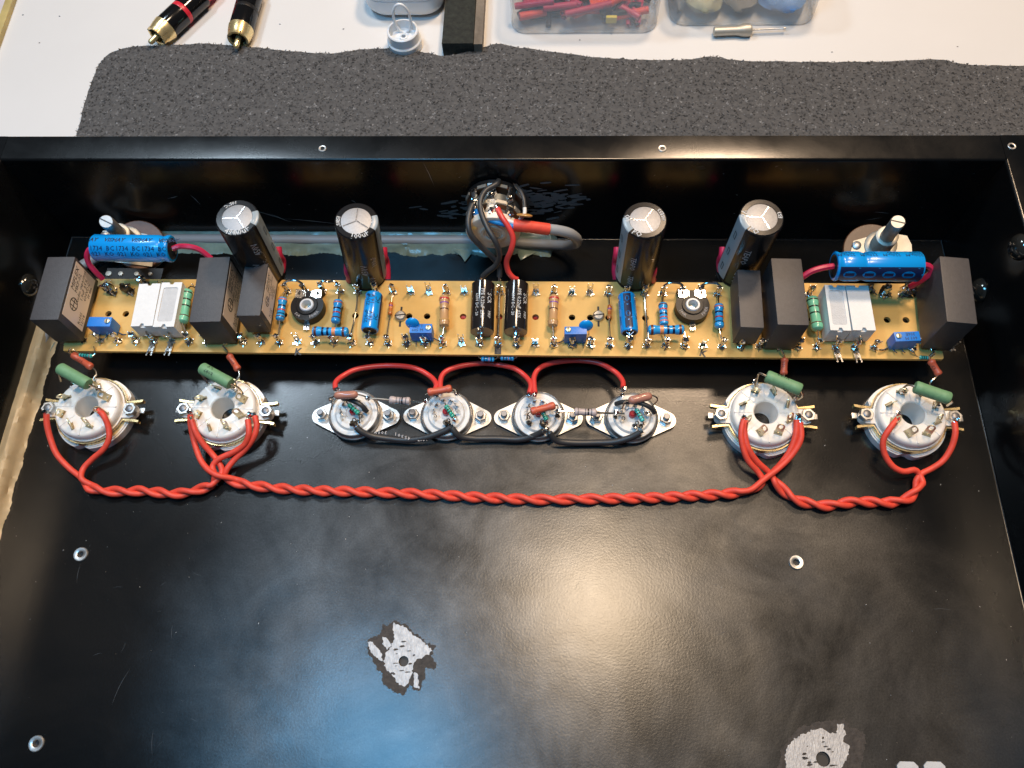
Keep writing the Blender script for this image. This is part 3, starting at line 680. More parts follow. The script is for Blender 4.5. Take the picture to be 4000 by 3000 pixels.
film_cap('tall plain grey box capacitor leaning beside the right mint resistor', [(3011, 1010), (3131, 1008), (3161, 1269), (3039, 1269)], 40, 22, ('', ''), False)
film_cap('rightmost plain grey box capacitor at the end of the board', [(3669, 999), (3786, 1010), (3819, 1270), (3700, 1252)], 42, 24, ('', ''), False)

# ------------------------------------------------------------------ white cement resistors
def cement(label, px, zt, leads_f, open_):
    q = [P(x, y, zt) for x, y in px]; c = sum(q, V()) / 4; h = zt - ZB - 1.2
    ax = ((q[0] - q[3]) + (q[1] - q[2])).normalized(); L = ((q[0] - q[3]).length + (q[1] - q[2]).length) / 2; W = ((q[1] - q[0]).length + (q[2] - q[3]).length) / 2 - .15
    rz = math.atan2(-ax.x, ax.y); o = V((c.x, c.y, zt - h)); root = thing('cement_resistor', o, label, 'resistor', 'white cement resistors', rz)
    a, b = W / 2, L / 2; nt_ = 1.1
    def ring(s): return [(-a, -b), (-nt_, -b), (-nt_ * .5, -b + 1.3), (nt_ * .5, -b + 1.3), (nt_, -b), (a, -b), (a, b), (nt_, b), (nt_ * .5, b - 1.1), (-nt_ * .5, b - 1.1), (-nt_, b), (-a, b)]
    g = MB(); g.box((0, 0, (h - 1.6) / 2), (W, L, h - 1.6), m_cement, bev=.3)
    hole = rrect(0, 0, W - 2.6, L - 5.2, 1.0)
    g.prism(ring(0), h - 1.75, h, m_cement, [hole] if open_ else []); obj('ceramic_case', g, root)
    if open_: g = MB(); g.prism(rrect(0, 0, W - 2.55, L - 5.15, 1.0), h - 1.7, h - .35, m_cementf); obj('cement_fill', g, root)
    lp = V(leads_f); Mi = (TL(o) @ Matrix.Rotation(rz, 4, 'Z')).inverted()
    e = Mi @ lp
    g = MB(); g.tube([(0, -b + 1.6, h * .55), (0, -b - .6, h * .5), (e.x * .6, (e.y - b) / 2, (h * .4 + e.z) / 2), e], .45, m_wirelead, n=7, step=1.2); obj('lead', g, root)
    g = MB(); g.tube([(0, b - 1.4, h * .55), (0, b + .8, h * .5), (0, b + 1.2, 2)], .45, m_wirelead, n=7, step=1.2); obj('lead', g, root)
cement('white cement resistor on the far left, beside the blue trimmer', [(545, 1109), (626, 1107), (597, 1276), (509, 1271)], 27, LF(578, 4.5), False)
cement('white cement resistor with a greyish filled top, against the left mint resistor', [(633, 1102), (712, 1104), (680, 1279), (596, 1274)], 27.5, LF(648, 4.5), True)
cement('white cement resistor with filled top against the right mint resistor, half in blue shade', [(3220, 1114), (3301, 1114), (3326, 1291), (3244, 1290)], 27.5, LF(3262, 4.5), True)
cement('plain topped white cement resistor, the rightmost of them', [(3304, 1114), (3391, 1116), (3423, 1288), (3331, 1292)], 27.5, LF(3344, 4.5), False)

# ------------------------------------------------------------------ blue multiturn trimmers
def trimmer(label, px, zt, sx, txt=None, ribs=False, end=1):
    q = [P(x, y, zt) for x, y in px]; c = sum(q, V()) / 4; h = zt - ZB - .6
    ax = ((q[1] - q[0]) + (q[2] - q[3])).normalized(); W = ((q[1] - q[0]).length + (q[2] - q[3]).length) / 2; L = ((q[0] - q[3]).length + (q[1] - q[2]).length) / 2
    o = V((c.x, c.y, zt - h)); root = thing('trimmer_potentiometer', o, label, 'trimmer', 'small blue multiturn trimmers', math.atan2(ax.y, ax.x))
    g = MB(); g.box((0, 0, h / 2), (W, L, h), m_bluetrim, bev=.25)
    for i in range(5): g.box((-W / 2 + W * (i + .5) / 5, -L / 2 + .3, -.1), (W / 9, .5, .6), m_bluetrim)
    if ribs:
        for i in range(7): g.box((0, -L / 2 - .02, 1.2 + i * (h - 2) / 7), (W * .9, .14, .35), m_bluetrim)
    obj('trimmer_case', g, root)
    g = MB(); X = sx * (W / 2 - 1.6); g.lathe([(1.15, 0), (1.15, .7), (1.0, .8), (.01, .8)], m_brass, TL((X, .2, h - .1)), n=14); g.box((X, .2, h + .72), (.35, 2, .12), m_ink, Matrix.Identity(4)); obj('adjuster_screw', g, root)
    if txt:
        g = MB()
        for i, tx in enumerate(txt): flat_text(g, tx, 1.45, m_ink, TL((-sx * 1.4, 1.0 - i * 1.9, h + .02)) @ Matrix.Rotation(0 if sx > 0 else pi, 4, 'Z'))
        obj('printed_text', g, root)
    g = MB()
    for dx in (-W * .33, 0, W * .33): g.tube([(dx, -L / 2 + .8, .2), (dx + .4, -L / 2 - 1.4, .6), (dx + .6, -L / 2 - 2.2, 1.5)], .3, m_tin, n=6, step=1)
    if end: g.tube([(end * W / 2 - end * .2, -L / 2 + 1, 1.2), (end * (W / 2 + 2.5), -L / 2 - .4, 1.0), (end * (W / 2 + 4.6), -L / 2 - .6, 1.4)], .38, m_tin, n=6, step=1)
    obj('lead', g, root)
trimmer('blue trimmer tucked beside the label of the leftmost grey capacitor', [(346, 1238), (436, 1238), (430, 1276), (340, 1274)], 24.5, 1)
trimmer('blue trimmer with ribbed front and a brass screw, left of the tan resistor', [(1598, 1265), (1686, 1265), (1688, 1300), (1602, 1300)], 24.5, 1, ('123 T', '605 M'), True)
trimmer('smooth fronted blue trimmer right of the right tan resistor', [(2206, 1277), (2296, 1274), (2289, 1306), (2205, 1304)], 25, -1, None, False, -1)
trimmer('blue trimmer with upside-down black print at the right end of the board', [(3499, 1297), (3590, 1295), (3598, 1329), (3492, 1334)], 24.5, -1, ('306E', '601 M'), False, -1)
for px, py, label in ((1611, 1263, 'light blue disc capacitor behind the ribbed trimmer'), (2289, 1272, 'light blue disc capacitor behind the smooth trimmer')):
    p = P(px, py, 25); root = thing('disc_capacitor', p, label + ' on the board', 'capacitor', 'blue disc capacitors')
    g = MB(); M = Matrix.Rotation(R(68), 4, 'X'); g.lathe([(.01, -1.3), (1.6, -1.2), (2.7, -.7), (3.1, 0), (2.7, .7), (1.6, 1.2), (.01, 1.3)], m_bluesleeve, M, n=24); obj('disc_body', g, root)
    g = MB(); g.tube([(-1.5, 0, -2.4), (-1.6, -.3, -8)], .28, m_wirelead, n=6); g.tube([(1.5, 0, -2.4), (1.6, -.3, -8)], .28, m_wirelead, n=6); obj('lead', g, root)

# ------------------------------------------------------------------ round disc trimmers
def disc_trim(label, px, py, txt):
    p = P(px, py, 21); o = V((p.x, p.y, ZB + .4)); root = thing('disc_trimmer', o, label, 'trimmer', 'round black disc trimmers')
    out = circ(0, 0, 7.4, 30, R(128), R(412)); out = [(-6.2, 8.6)][:0] + out + [(6.3, 8.4), (2.6, 8.4), (2.0, 7.6), (-2.0, 7.6), (-2.6, 8.4), (-6.3, 8.4)]
    g = MB(); g.prism(out, 0, 4.6, m_blackplastic, [circ(0, 0, 2.1, 18)]); obj('trimmer_body', g, root)
    g = MB(); g.lathe([(4.7, 4.6), (4.8, 4.95), (4.6, 5.2), (3.3, 5.2)], m_blackplastic, n=28, cap=False); g.lathe([(4.75, 4.5), (4.8, 4.9)], m_blackplastic, n=28, cap=False); obj('rotor', g, root)
    g = MB(); g.lathe([(2.1, .4), (2.0, 4.8), (2.2, 5.7), (2.9, 5.75), (3.25, 5.2), (3.3, 4.6)], m_whiteplastic, n=26, cap=False); obj('white_ring', g, root)
    g = MB(); g.lathe([(.01, 1.6), (2.05, 1.6)], m_brass, n=16, cap=False); g.prism([(-1.6, -.5), (.2, -1.7), (1.5, .2), (.3, 1.5)], 1.7, 2.6, m_tin); obj('wiper', g, root)
    for s_ in (-1, 1):
        g = MB(); o2 = [(s_ * .95, 3.0), (s_ * 1.3, 7.2), (s_ * 2.9, 7.9), (s_ * 5.9, 7.9), (s_ * 6.0, 4.0), (s_ * 3.6, 3.4)]
        g.prism(o2 if s_ > 0 else o2[::-1], 4.6, 5.0, m_tin, [rrect(s_ * 4.2, 6.2, 1.0, 1.9, .4)]); g.box((s_ * 4.2, 6.2, 4.65), (1, 1.9, .1), m_ink); obj('contact_plate', g, root)
    g = MB(); g.prism([(-1.3, -7), (1.3, -7), (1.1, -10.4), (-1.1, -10.4)], .6, 1.1, m_tin, [circ(0, -9.3, .5, 8)]); obj('contact_tab', g, root)
    g = MB()
    for tx, a in txt:
        vs, fs = glyphs(tx, 1.35, 0, 0); out = []
        for x, y in vs:
            th = R(a) + x / 6.1; rr = 6.1 - y; out.append((rr * math.cos(th), rr * math.sin(th), 4.66))
        g.add(out, fs, m_silverink)
    obj('printed_text', g, root)
disc_trim('round black disc trimmer on the left half of the board, printing faint', 1199, 1193, (('504', -128), ('PIHER', -50)))
disc_trim('round black disc trimmer on the right half of the board, tab facing forward', 2706, 1192, (('PIHER', -30), ('100K', -140)))

# ------------------------------------------------------------------ axial blue electrolytics on the board
def axial_elco(label, p0, p1, r, style, lead0, lead1, lm=None, lr=.35, name='electrolytic_capacitor', grp='blue axial electrolytic capacitors', grooves=(.12,)):
    p0, p1 = V(p0), V(p1); c = (p0 + p1) / 2; root = thing(name, c, label, 'capacitor', grp); M, L = frame(p0 - c, p1 - c, (CAM - c).normalized())
    pr = [(r * .80, .0), (r * .93, .12), (r, .7)]
    for gq in grooves: h = gq * L; pr += [(r, h - r * .32), (r * .93, h - r * .12), (r * .90, h), (r * .93, h + r * .12), (r, h + r * .32)]
    pr += [(r, L - .7), (r * .93, L - .12), (r * .80, L)]
    g = MB(); g.lathe(pr, m_bluesleeve, M, n=36, cap=False); obj('sleeve', g, root)
    g = MB(); g.lathe([(.01, .55), (r * .66, .55), (r * .74, .05), (r * .82, .02), (r * .83, .2)], m_rubber, M, n=30, cap=False); obj('end_seal', g, root)
    g = MB(); g.lathe([(r * .83, L - .2), (r * .82, L - .02), (r * .74, L - .05), (r * .66, L - .55), (.01, L - .55)], m_rubber, M, n=30, cap=False); obj('end_seal', g, root)
    g = MB(); g.blob((0, 0, .3), .9 if r > 5 else .6, m_solder, M=M, lump=.5); obj('end_rivet', g, root)
    g = MB(); g.blob((0, 0, L - .3), .9 if r > 5 else .6, m_solder, M=M, lump=.5, seed=4); obj('end_rivet', g, root)
    g = MB(); rp = r + .035
    def stripe(t0, t1, x0=.7, x1=None): 
        for xa, xb in zip((x0,), (x1 or L - .7,)): wrap_rect(g, xa, xb, t0, t1, m_blueink, M, rp, 10)
    if style == 'ic':
        wrap_rect(g, .9, L - .9, R(-100), R(-52), m_blueink, M, rp, 8)
        for k_ in range(2):
            for tx, th in (('iC', -28), ('16 V', 6), ('220uF', 36)): wrap_text(g, tx, 2.3 if tx == 'iC' else 1.9, m_blueink, M, rp, L * (.24 + .46 * k_), R(th), True, 0, .03, flip=True)
        wrap_pts(g, [(x, y) for x, y in circ(0, 0, .1, 3)], [(0, 1, 2)], m_blueink, M, rp, 1, 0)
    elif style == 'stripe':
        wrap_rect(g, .9, L - .9, R(-28), R(22), m_blueink, M, rp, 8)
        for k_ in range(3):
            x0 = L * (.10 + .40 * k_)
            if x0 > L * .9: break
            o1 = circ(0, 0, 1.0, 20, ry=1.2); 
            q = MB(); q.prism([(x, y) for x, y in circ(0, 0, 1.35, 18, ry=1.0)], 0, .01, m_bluesleeve, [circ(0, 0, 1.0, 18, ry=.55)])
            wrap_pts(g, [(v_[0], v_[1]) for v_ in q.v], q.f, m_bluesleeve, M, rp + .05, x0 + 1.6, R(-3))
            for sg in (-1, 1): wrap_pts(g, [(0, 0), (.45, 0), (-1.2, sg * 1.6), (-1.6, sg * 1.6)], [(0, 1, 2, 3)], m_bluesleeve, M, rp + .05, x0 + 4.6, R(-3))
        for k_ in range(2):
            wrap_text(g, 'BL', 1.2, m_blueink, M, rp, L * (.25 + .42 * k_), R(-62), True); wrap_text(g, '220uF', 1.3, m_blueink, M, rp, L * (.3 + .42 * k_), R(58), True, flip=True)
    elif style == 'vishay':
        u = -1        # text up is towards negative angle
        for k_ in range(4):
            wrap_text(g, 'VISHAY', 2.0, m_blueink, M, rp, L * (-.02 + .345 * k_) if 0 < k_ else L * .03, R(-36), True, .25, .05) if k_ else wrap_text(g, 'AY', 2.0, m_blueink, M, rp, L * .06, R(-36), True, .25, .05)
        for k_ in range(3): wrap_text(g, '1734  BC', 2.1, m_blueink, M, rp, L * (.18 + .33 * k_), R(2), True)
        for k_ in range(3): wrap_text(g, '021  KO', 2.1, m_blueink, M, rp, L * (.18 + .33 * k_), R(26), True)
    elif style == 'arrow':
        wrap_rect(g, .9, L - .9, R(2), R(64), m_blueink, M, rp, 12)
        for k_ in range(4):
            x0 = L * (.14 + .225 * k_); q = MB(); q.prism(circ(0, 0, 2.7, 26, ry=1.7), 0, .01, m_bluesleeve, [[(-1.9, -.75), (1.9, -.75), (1.9, .75), (-1.9, .75)]])
            wrap_pts(g, [(v_[0], v_[1]) for v_ in q.v], q.f, m_bluesleeve, M, rp + .05, x0, R(33))
            for sg in (-1, 1): wrap_pts(g, [(0, 0), (.75, 0), (-1.3, sg * 3.1), (-2.1, sg * 3.1)], [(0, 1, 2, 3)], m_bluesleeve, M, rp + .05, x0 + 5.4, R(33))
        for k_ in range(4): wrap_text(g, '220u-M', 1.7, m_blueink, M, rp, L * (.10 + .26 * k_), R(-50), True, flip=True); wrap_text(g, '100V', 1.7, m_blueink, M, rp, L * (.12 + .26 * k_), R(-66), True, flip=True)
    obj('sleeve_print', g, root)
    ln = 'wire_lead' if lr > .8 else 'lead'
    if lead0: leads(root, c, [p0] + [V(q) for q in lead0], lr, lm, ln)
    if lead1: leads(root, c, [p1] + [V(q) for q in lead1], lr, lm, ln)
    return root
axial_elco('bright blue axial capacitor printed 16 V beside the left bare jumper', P(1462, 1150, 22), P(1444, 1293, 22), 3.85, 'ic', [LB(1465, 4)], [LF(1444, 5)])
axial_elco('blue axial capacitor with a dark arrow stripe, right of the middle', P(2447, 1154, 22), P(2459, 1301, 22), 3.85, 'stripe', [LB(2445, 4)], [LF(2454, 5)])
axial_elco('large bright blue axial capacitor repeating black lettering, lying over the left shaft', P(372, 968, 36), P(674, 972, 36), 6.0, 'vishay', [P(350, 974, 36), P(340, 1000, 34), P(348, 1030, 31), P(372, 1060, 28), P(402, 1090, 24)], [P(700, 963, 36), P(740, 964, 36), P(780, 976, 34), P(825, 1010, 30)], m_pink, 1.25, grooves=(.90,))
axial_elco('large blue axial capacitor with dark arrow band, lying over the right pot', P(3256, 1040, 36), P(3592, 1042, 36), 6.35, 'arrow', [P(3215, 1046, 36), P(3170, 1060, 35), P(3135, 1082, 33), P(3110, 1100, 31)], [P(3615, 1036, 36), P(3636, 1046, 35), P(3636, 1066, 33), P(3600, 1094, 29), P(3555, 1120, 24)], m_pink, 1.35, grooves=(.07, .33))

# ------------------------------------------------------------------ black axial film capacitors (middle)
def scr(label, p0, p1, r, l0, l1, txt3):
    p0, p1 = V(p0), V(p1); c = (p0 + p1) / 2; root = thing('axial_film_capacitor', c, label, 'capacitor', 'black axial film capacitors'); M, L = frame(p0 - c, p1 - c, (CAM - c).normalized())
    g = MB(); g.lathe([(r * .93, 0), (r, .35), (r, L - .35), (r * .97, L)], m_browncan, M, n=36, cap=False); obj('capacitor_body', g, root)
    g = MB(); g.lathe([(r * .97, L - .02), (r * .85, L - .05), (r * .4, L + .05), (.01, L + .25)], m_brownend, M, n=30, cap=False); obj('epoxy_end', g, root)
    g = MB(); g.lathe([(.01, 0), (r * .93, .01)], m_brownend, M, n=30, cap=False); obj('epoxy_end', g, root)
    g = MB()
    for tx, sz, ax, th in txt3: wrap_text(g, tx, sz, m_whiteink, M, r, L * ax, R(th), True, 0, .02)
    obj('printed_text', g, root)
    leads(root, c, [p0] + l0, .4); leads(root, c, [p1] + l1, .45, m_solder)
scr('black axial film capacitor with white print, left of the centre jumper wire', P(1888, 1112, 23), P(1883, 1298, 22), 5.2, [LB(1882, 6)], [LF(1877, 5)], (('PPE 0,22uF ±5%', 1.6, .50, 2), ('630V DC - 20', 1.4, .52, 30), ('SCR', 2.1, .38, -32), ('MKP', 1.3, .72, -32)))
scr('black axial film capacitor with white print, right of the centre jumper wire', P(2020, 1112, 23), P(2014, 1298, 22), 5.2, [LB(2024, 6)], [LF(2018, 5)], (('PPE 0,22uF ±5%', 1.6, .50, -12), ('630V DC - 20', 1.4, .52, 17), ('SCR', 2.1, .38, -44), ('MKP', 1.3, .72, -44)))

# ------------------------------------------------------------------ upright electrolytics
def upright(label, tx, ty, bx, by, zt, zb_, rot, txts, rd=9.0):
    T, B = P(tx, ty, zt), P(bx, by, zb_); root = thing('upright_electrolytic_capacitor', B, label, 'capacitor', 'tall upright black capacitors')
    M, L = frame(V((0, 0, 0)), T - B, face=V((0, -1, .2)))
    g = MB(); g.lathe([(rd * .9, 0), (rd * .98, .5), (rd, 1.4), (rd, 3.0), (rd * .95, 3.8), (rd, 4.6), (rd, L - 1.3), (rd * .985, L - .5), (rd * .93, L - .08), (rd * .71, L), (rd * .70, L - .1)], m_blackcan, M, n=48, cap=False); obj('sleeve', g, root)
    g = MB(); g.lathe([(rd * .72, L - .25), (rd * .70, L - .18), (.01, L - .12)], m_alu, M, n=40, cap=False)
    for a in (0, 120, 240):
        Mz = M @ Matrix.Rotation(R(a + rot), 4, 'Z'); g.box((rd * .34, .18, L - .13), (rd * .64, .26, .22), m_tin, Mz); g.box((rd * .34, -.12, L - .13), (rd * .64, .34, .12), m_bolt, Mz)
    obj('vented_lid', g, root)
    g = MB(); g.lathe([(.01, .2), (rd * .9, .1)], m_rubber, M, n=30, cap=False); obj('base_seal', g, root)
    g = MB(); rp = rd + .04
    sgn, st0, brand, rest = txts
    wrap_rect(g, 4.8, L - 1.3, R(st0 - 24), R(st0 + 24), m_graystripe, M, rp, 8)
    vs = []; n_ = 8
    for rr, hh in ((rd * 1.004, L - 1.3), (rd * .99, L - .42), (rd * .935, L - .02), (rd * .72, L + .06)):
        vs += [(rr * math.cos(R(st0 - 24 + 48 * i / n_)), rr * math.sin(R(st0 - 24 + 48 * i / n_)), hh) for i in range(n_ + 1)]
    g.add(vs, [(j * 9 + i, j * 9 + i + 1, j * 9 + i + 10, j * 9 + i + 9) for j in range(3) for i in range(8)], m_graystripe, M)
    for k_ in range(3):
        q = MB(); q.prism([(-2.4, -.9), (2.4, -.9), (2.4, .9), (-2.4, .9)], 0, .01, m_ink, [[(-1.9, -.5), (1.9, -.5), (1.9, .5), (-1.9, .5)]])
        wrap_pts(g, [(v_[0], v_[1]) for v_ in q.v], q.f, m_ink, M, rp + .05, L * (.25 + .27 * k_), R(st0))
    for tx_, sz, ax, th, mk in rest: wrap_text(g, tx_, sz, mk, M, rp, L * ax, R(th), True, 0, .03, flip=sgn < 0)
    # lettering that runs over onto the shrunk rim
    for tx_, th, sz in brand:
        v2, f2 = glyphs(tx_, sz, 0, .04); out = []
        for x, y in v2:
            a = R(th) + x / (rd * .86); rr = rd * .83 + y * (-1); out.append((rr * math.cos(a), rr * math.sin(a), L + .08 - max(0, (rr - rd * .9)) * .5))
        g.add(out, f2, m_whiteink, M)
    obj('sleeve_print', g, root)
    for s_ in (-1, 1):
        g = MB(); q = M.to_3x3() @ V((0, s_ * 3.6, 0)); g.tube([q + V((0, 0, .4)), q + V((0, -1, -2.5)), q + V((s_ * 2, -3.5, -4))], .4, m_wirelead, n=6, step=1.5); obj('lead', g, root)
    return root
S_, W_ = m_silverink, m_whiteink
upright('leftmost tall upright black capacitor leaning outward behind the tall grey box', 925, 849, 1045, 1072, 60, 14, 35, (1, 92, (('E', 78, 2.6), ('100uF', 18, 2.6), ('450v', -6, 2.4), ('105°C', -150, 1.6)), (('450V', 2.9, .72, 38, W_), ('105°C', 2.0, .44, 44, S_), ('450V', 2.8, .42, 18, S_), ('E53 RoHS', 1.6, .5, -50, S_))))
upright('second tall upright black capacitor, just left of the ribbed blue trimmer', 1391, 862, 1437, 1080, 60, 14, 60, (1, 90, (('PI', 92, 2.4), ('100uF', 18, 2.4), ('E53', -90, 1.5), ('105°', -75, 1.5)), (('450V', 2.9, .45, 12, S_), ('100uF', 2.4, .55, 42, S_), ('450V', 2.8, .2, 30, S_))))
upright('third tall upright black capacitor with a grey side stripe, right of the dual volume control', 2520, 858, 2478, 1082, 60, 14, 25, (-1, -74, (('00', -96, 2.6), ('PO', -28, 2.4), ('E53', 120, 1.6), ('105°', 98, 1.4)), (('TEAPO', 2.4, .55, -22, S_), ('TEAPO', 2.4, .22, -22, S_))))
upright('rightmost tall upright black capacitor with a grey side stripe behind the small grey box', 2976, 848, 2873, 1068, 60, 14, 25, (-1, -74, (('V', -110, 2.6), ('uF', -90, 2.0), ('PO', -30, 2.4), ('E53', 98, 1.6)), (('TEAPO', 2.6, .62, -20, S_), ('TEAPO', 2.6, .26, -20, S_))))
def sleeve(px0, py0, px1, py1, bulge, label):
    a, b = P(px0, py0, 20), P(px1, py1, 15); c = (a + b) / 2; root = thing('heat_shrink_sleeve', c, label, 'sleeve', 'crimson sleeves under the tall capacitors')
    g = MB(); g.tube(local([b, P((px0 + px1) / 2 + bulge, (py0 + py1) / 2 + 4, 17), a, a + V((0, 0, 5)), a + V((-bulge * .06, 3, 7))], c), 1.7, m_pink, n=10, step=1.5); obj('sleeve_tube', g, root)
sleeve(1103, 1020, 1083, 1092, 6, 'crimson sleeve beside the foot of the leftmost tall capacitor')
sleeve(1508, 1022, 1512, 1090, 2, 'crimson sleeve at the right foot of the second tall capacitor')
sleeve(1368, 1085, 1366, 1094, -2, 'crimson sleeve peeping out left of the second tall capacitor')
sleeve(2405, 1022, 2408, 1090, -3, 'crimson sleeve left of the third tall capacitor')
sleeve(2546, 1085, 2548, 1094, 2, 'short crimson sleeve right of the third tall capacitor foot')
sleeve(2812, 1022, 2830, 1092, -4, 'crimson sleeve left of the rightmost tall capacitor foot')

# ------------------------------------------------------------------ bare jumper wires
def jumper(pts, label, r=.42, m=None, lump=True):
    c = sum((V(p) for p in pts), V()) / len(pts); root = thing('jumper_wire', c, label, 'wire', 'bare jumper wires on the board')
    g = MB(); g.tube(local(pts, c), r, m or m_wirelead, n=8, step=1.2); obj('bare_wire', g, root)
jumper([LB(1397, 3), P(1395, 1180, 18), P(1382, 1260, 18), LF(1376, 5)], 'kinked bare jumper wire left of the small bright blue capacitor')
jumper([LB(1950, 3), P(1949, 1180, 19), P(1948, 1240, 19), LF(1948, 5)], 'bare jumper wire between the two black axial capacitors', .6)
jumper([LB(2514, 3), P(2520, 1180, 18), P(2524, 1240, 18), LF(2523, 5)], 'bare jumper wire right of the arrow striped small capacitor', .5)
for a, b, l in ((1123, 1189, 'arched jumper linking two lugs behind the left disc trimmer'), (1261, 1327, 'low straight jumper linking two lugs beside the second tall capacitor'), (2584, 2657, 'arched jumper linking two lugs right of the third tall capacitor'), (2724, 2801, 'arched jumper linking two lugs behind the right disc trimmer')):
    pa, pb = LB(a, 6.5, .9), LB(b, 6.5, .9); jumper([pa, pa + V((1.6, .5, 1.2)), (pa + pb) / 2 + V((0, .6, 1.6 if 'arched' in l else .4)), pb + V((-1.6, .5, 1.2)), pb], l, .55, m_solder)

# ------------------------------------------------------------------ large porcelain sockets
def build_octal():
    root = thing('large_tube_socket', (0, 0, 0), '', 'tube socket', 'large white porcelain tube sockets')
    def notch(r, n=72):
        o = []
        for i in range(n):
            a = 2 * pi * i / n; q = r
            for c in (262, 82, 20, 160):
                d = abs((math.degrees(a) - c + 180) % 360 - 180)
                if d < 9: q = r - 1.9 * (1 - d / 9) ** .6
            o.append((q * math.cos(a), q * math.sin(a)))
        return o
    hc = [circ(0, 0, 5.0, 24)]; g = MB(); g.prism(notch(17.0), 0, 3.9, m_ceramic, hc); g.prism(notch(16.4), 3.9, 4.5, m_ceramic, hc); obj('lower_ring', g, root)
    def earshape(r, ew, el, n=14):
        a0 = math.asin(ew / r); o = []
        o += circ(0, 0, r, n, a0, pi - a0); o += [(-el, ew)] + circ(-el, 0, ew, 7, R(100), R(260)) + [(-el, -ew)]
        o += circ(0, 0, r, n, pi + a0, 2 * pi - a0); o += [(el, -ew)] + circ(el, 0, ew, 7, R(-80), R(80)) + [(el, ew)]
        return o
    g = MB(); g.prism(earshape(14.9, 3.4, 17.6), 4.6, 7.4, m_ceramic, hc); obj('mounting_ears', g, root)
    g = MB()
    for a, b in ((earshape(15.5, 4.1, 20.0), 5.0),):
        o1 = earshape(15.7, 4.3, 19.5); 
        for s_ in (1, -1):
            pts = [(-22.2, 4.9 * s_, 5.9), (-19, 4.4 * s_, 5.9), (-15.2, 4.2 * s_, 5.9)] + [(15.6 * math.cos(R(a_)), s_ * 15.6 * math.sin(R(a_)), 5.9) for a_ in range(162, 17, -12)] + [(15.2, 4.2 * s_, 5.9), (19, 4.4 * s_, 5.9), (22.2, 4.9 * s_, 5.9)]
            vs = []
            for x, y, z in pts: wq = .55 if abs(x) > 15.5 else .3; vs += [(x, y - wq * s_, z - 1.2), (x, y - wq * s_, z + 1.2), (x, y + wq * s_, z + 1.2), (x, y + wq * s_, z - 1.2)]
            g.add(vs, [(4 * i + j, 4 * i + (j + 1) % 4, 4 * i + 4 + (j + 1) % 4, 4 * i + 4 + j) for i in range(len(pts) - 1) for j in range(4)], m_gold)
    obj('clamp_ring', g, root)
    for s_ in (-1, 1): g = MB(); g.box((22.2 * s_, .6, 5.6), (2.2, 2.4, .8), m_steel, bev=.15); obj('clamp_tab', g, root)
    g = MB(); g.lathe([(14.2, 6.6), (14.3, 9.0), (14.0, 10.6), (13.3, 11.4), (12.6, 11.6), (5.6, 11.7), (5.1, 11.3), (4.9, 10.4), (4.7, 2.0), (4.2, .4)], m_ceramic, n=56, cap=False)
    for i in range(8): g.box((9.6, 0, 11.6), (7.6, .5, .5), m_ceramic, Matrix.Rotation(R(45 * i), 4, 'Z'))
    obj('socket_body', g, root)
    lug = None
    for i in range(8):
        a = R(22.5 + 45 * i)
        if lug is None:
            g = MB(); M = Matrix.Rotation(R(90), 4, 'X')
            g.prism([(-1.35, -.6), (1.35, -.6), (1.35, 4.0)] + circ(0, 4.6, 1.35, 9, 0, pi) + [(-1.35, 4.0)], -.14, .14, m_brass, [rrect(0, 4.3, 1.35, 2.4, .6), rrect(0, .9, .9, .8, .2)], M); lug = mesh('contact_lug', g)
        p = (10.2 * math.cos(a), 10.2 * math.sin(a), 11.7); o = obj('contact_lug', lug, root, p, (R(12), R(8 * math.cos(a)), a - R(40) - pi / 2)); o.scale = (1.2, 1.2, 1.15)
    g = MB(); g.box((0, 0, .02), (3.6, 1.5, .1), mat('contact_slot', (.30, .24, .15), .6)); sl = mesh('contact_slot', g)
    for i in range(8):
        a = R(22.5 + 45 * i); obj('contact_slot', sl, root, (10.2 * math.cos(a), 10.2 * math.sin(a), 11.7), (0, 0, a - R(40) - pi / 2))
    g = MB(); g.lathe([(3.1, 7.4), (3.1, 9.6), (2.8, 9.9), (1.75, 9.9)], m_steel, n=6, cap=False); g.lathe([(1.7, 9.0), (1.7, 10.1), (1.3, 10.4), (.01, 10.4)], m_bolt, n=14, cap=False); nm = mesh('mounting_nut', g)
    for s_ in (-1, 1): obj('mounting_nut', nm, root, (18.4 * s_, 0, 0), (0, 0, R(12)))
    return root
octal = build_octal(); OC = []
for i, (px, py, lb) in enumerate(((362, 1606, 'leftmost large porcelain tube socket beside the glued cable strip'), (887, 1612, 'large porcelain tube socket second from the left, four red wire ends on it'), (2980, 1630, 'large porcelain tube socket third from the left, with a green resistor above'), (3545, 1634, 'rightmost large porcelain tube socket with an open centre hole'))):
    o = octal if i == 0 else copy_tree(octal); p = P(px, py, 6); o.location = V((p.x, p.y, 0)) * S; o['label'] = lb; o.rotation_euler = (0, 0, R((0, -1, 0, -1)[i])); OC.append(V((p.x, p.y, 0)))
def sock_joint(pos, r, oc, parent_i, seed, m=None):
    pass
octs = [o for o in sc.objects if o.name.startswith('large_tube_socket')]
def add_joint(root, pos, r=1.3, seed=0, m=None, sq=(1, .9, 1.2)):
    g = MB(); g.blob((0, 0, 0), r, m or m_solder, sq, lump=.7, seed=seed); obj('solder_joint', g, root, pos - root.location / S, (0, 0, -root.rotation_euler.z))
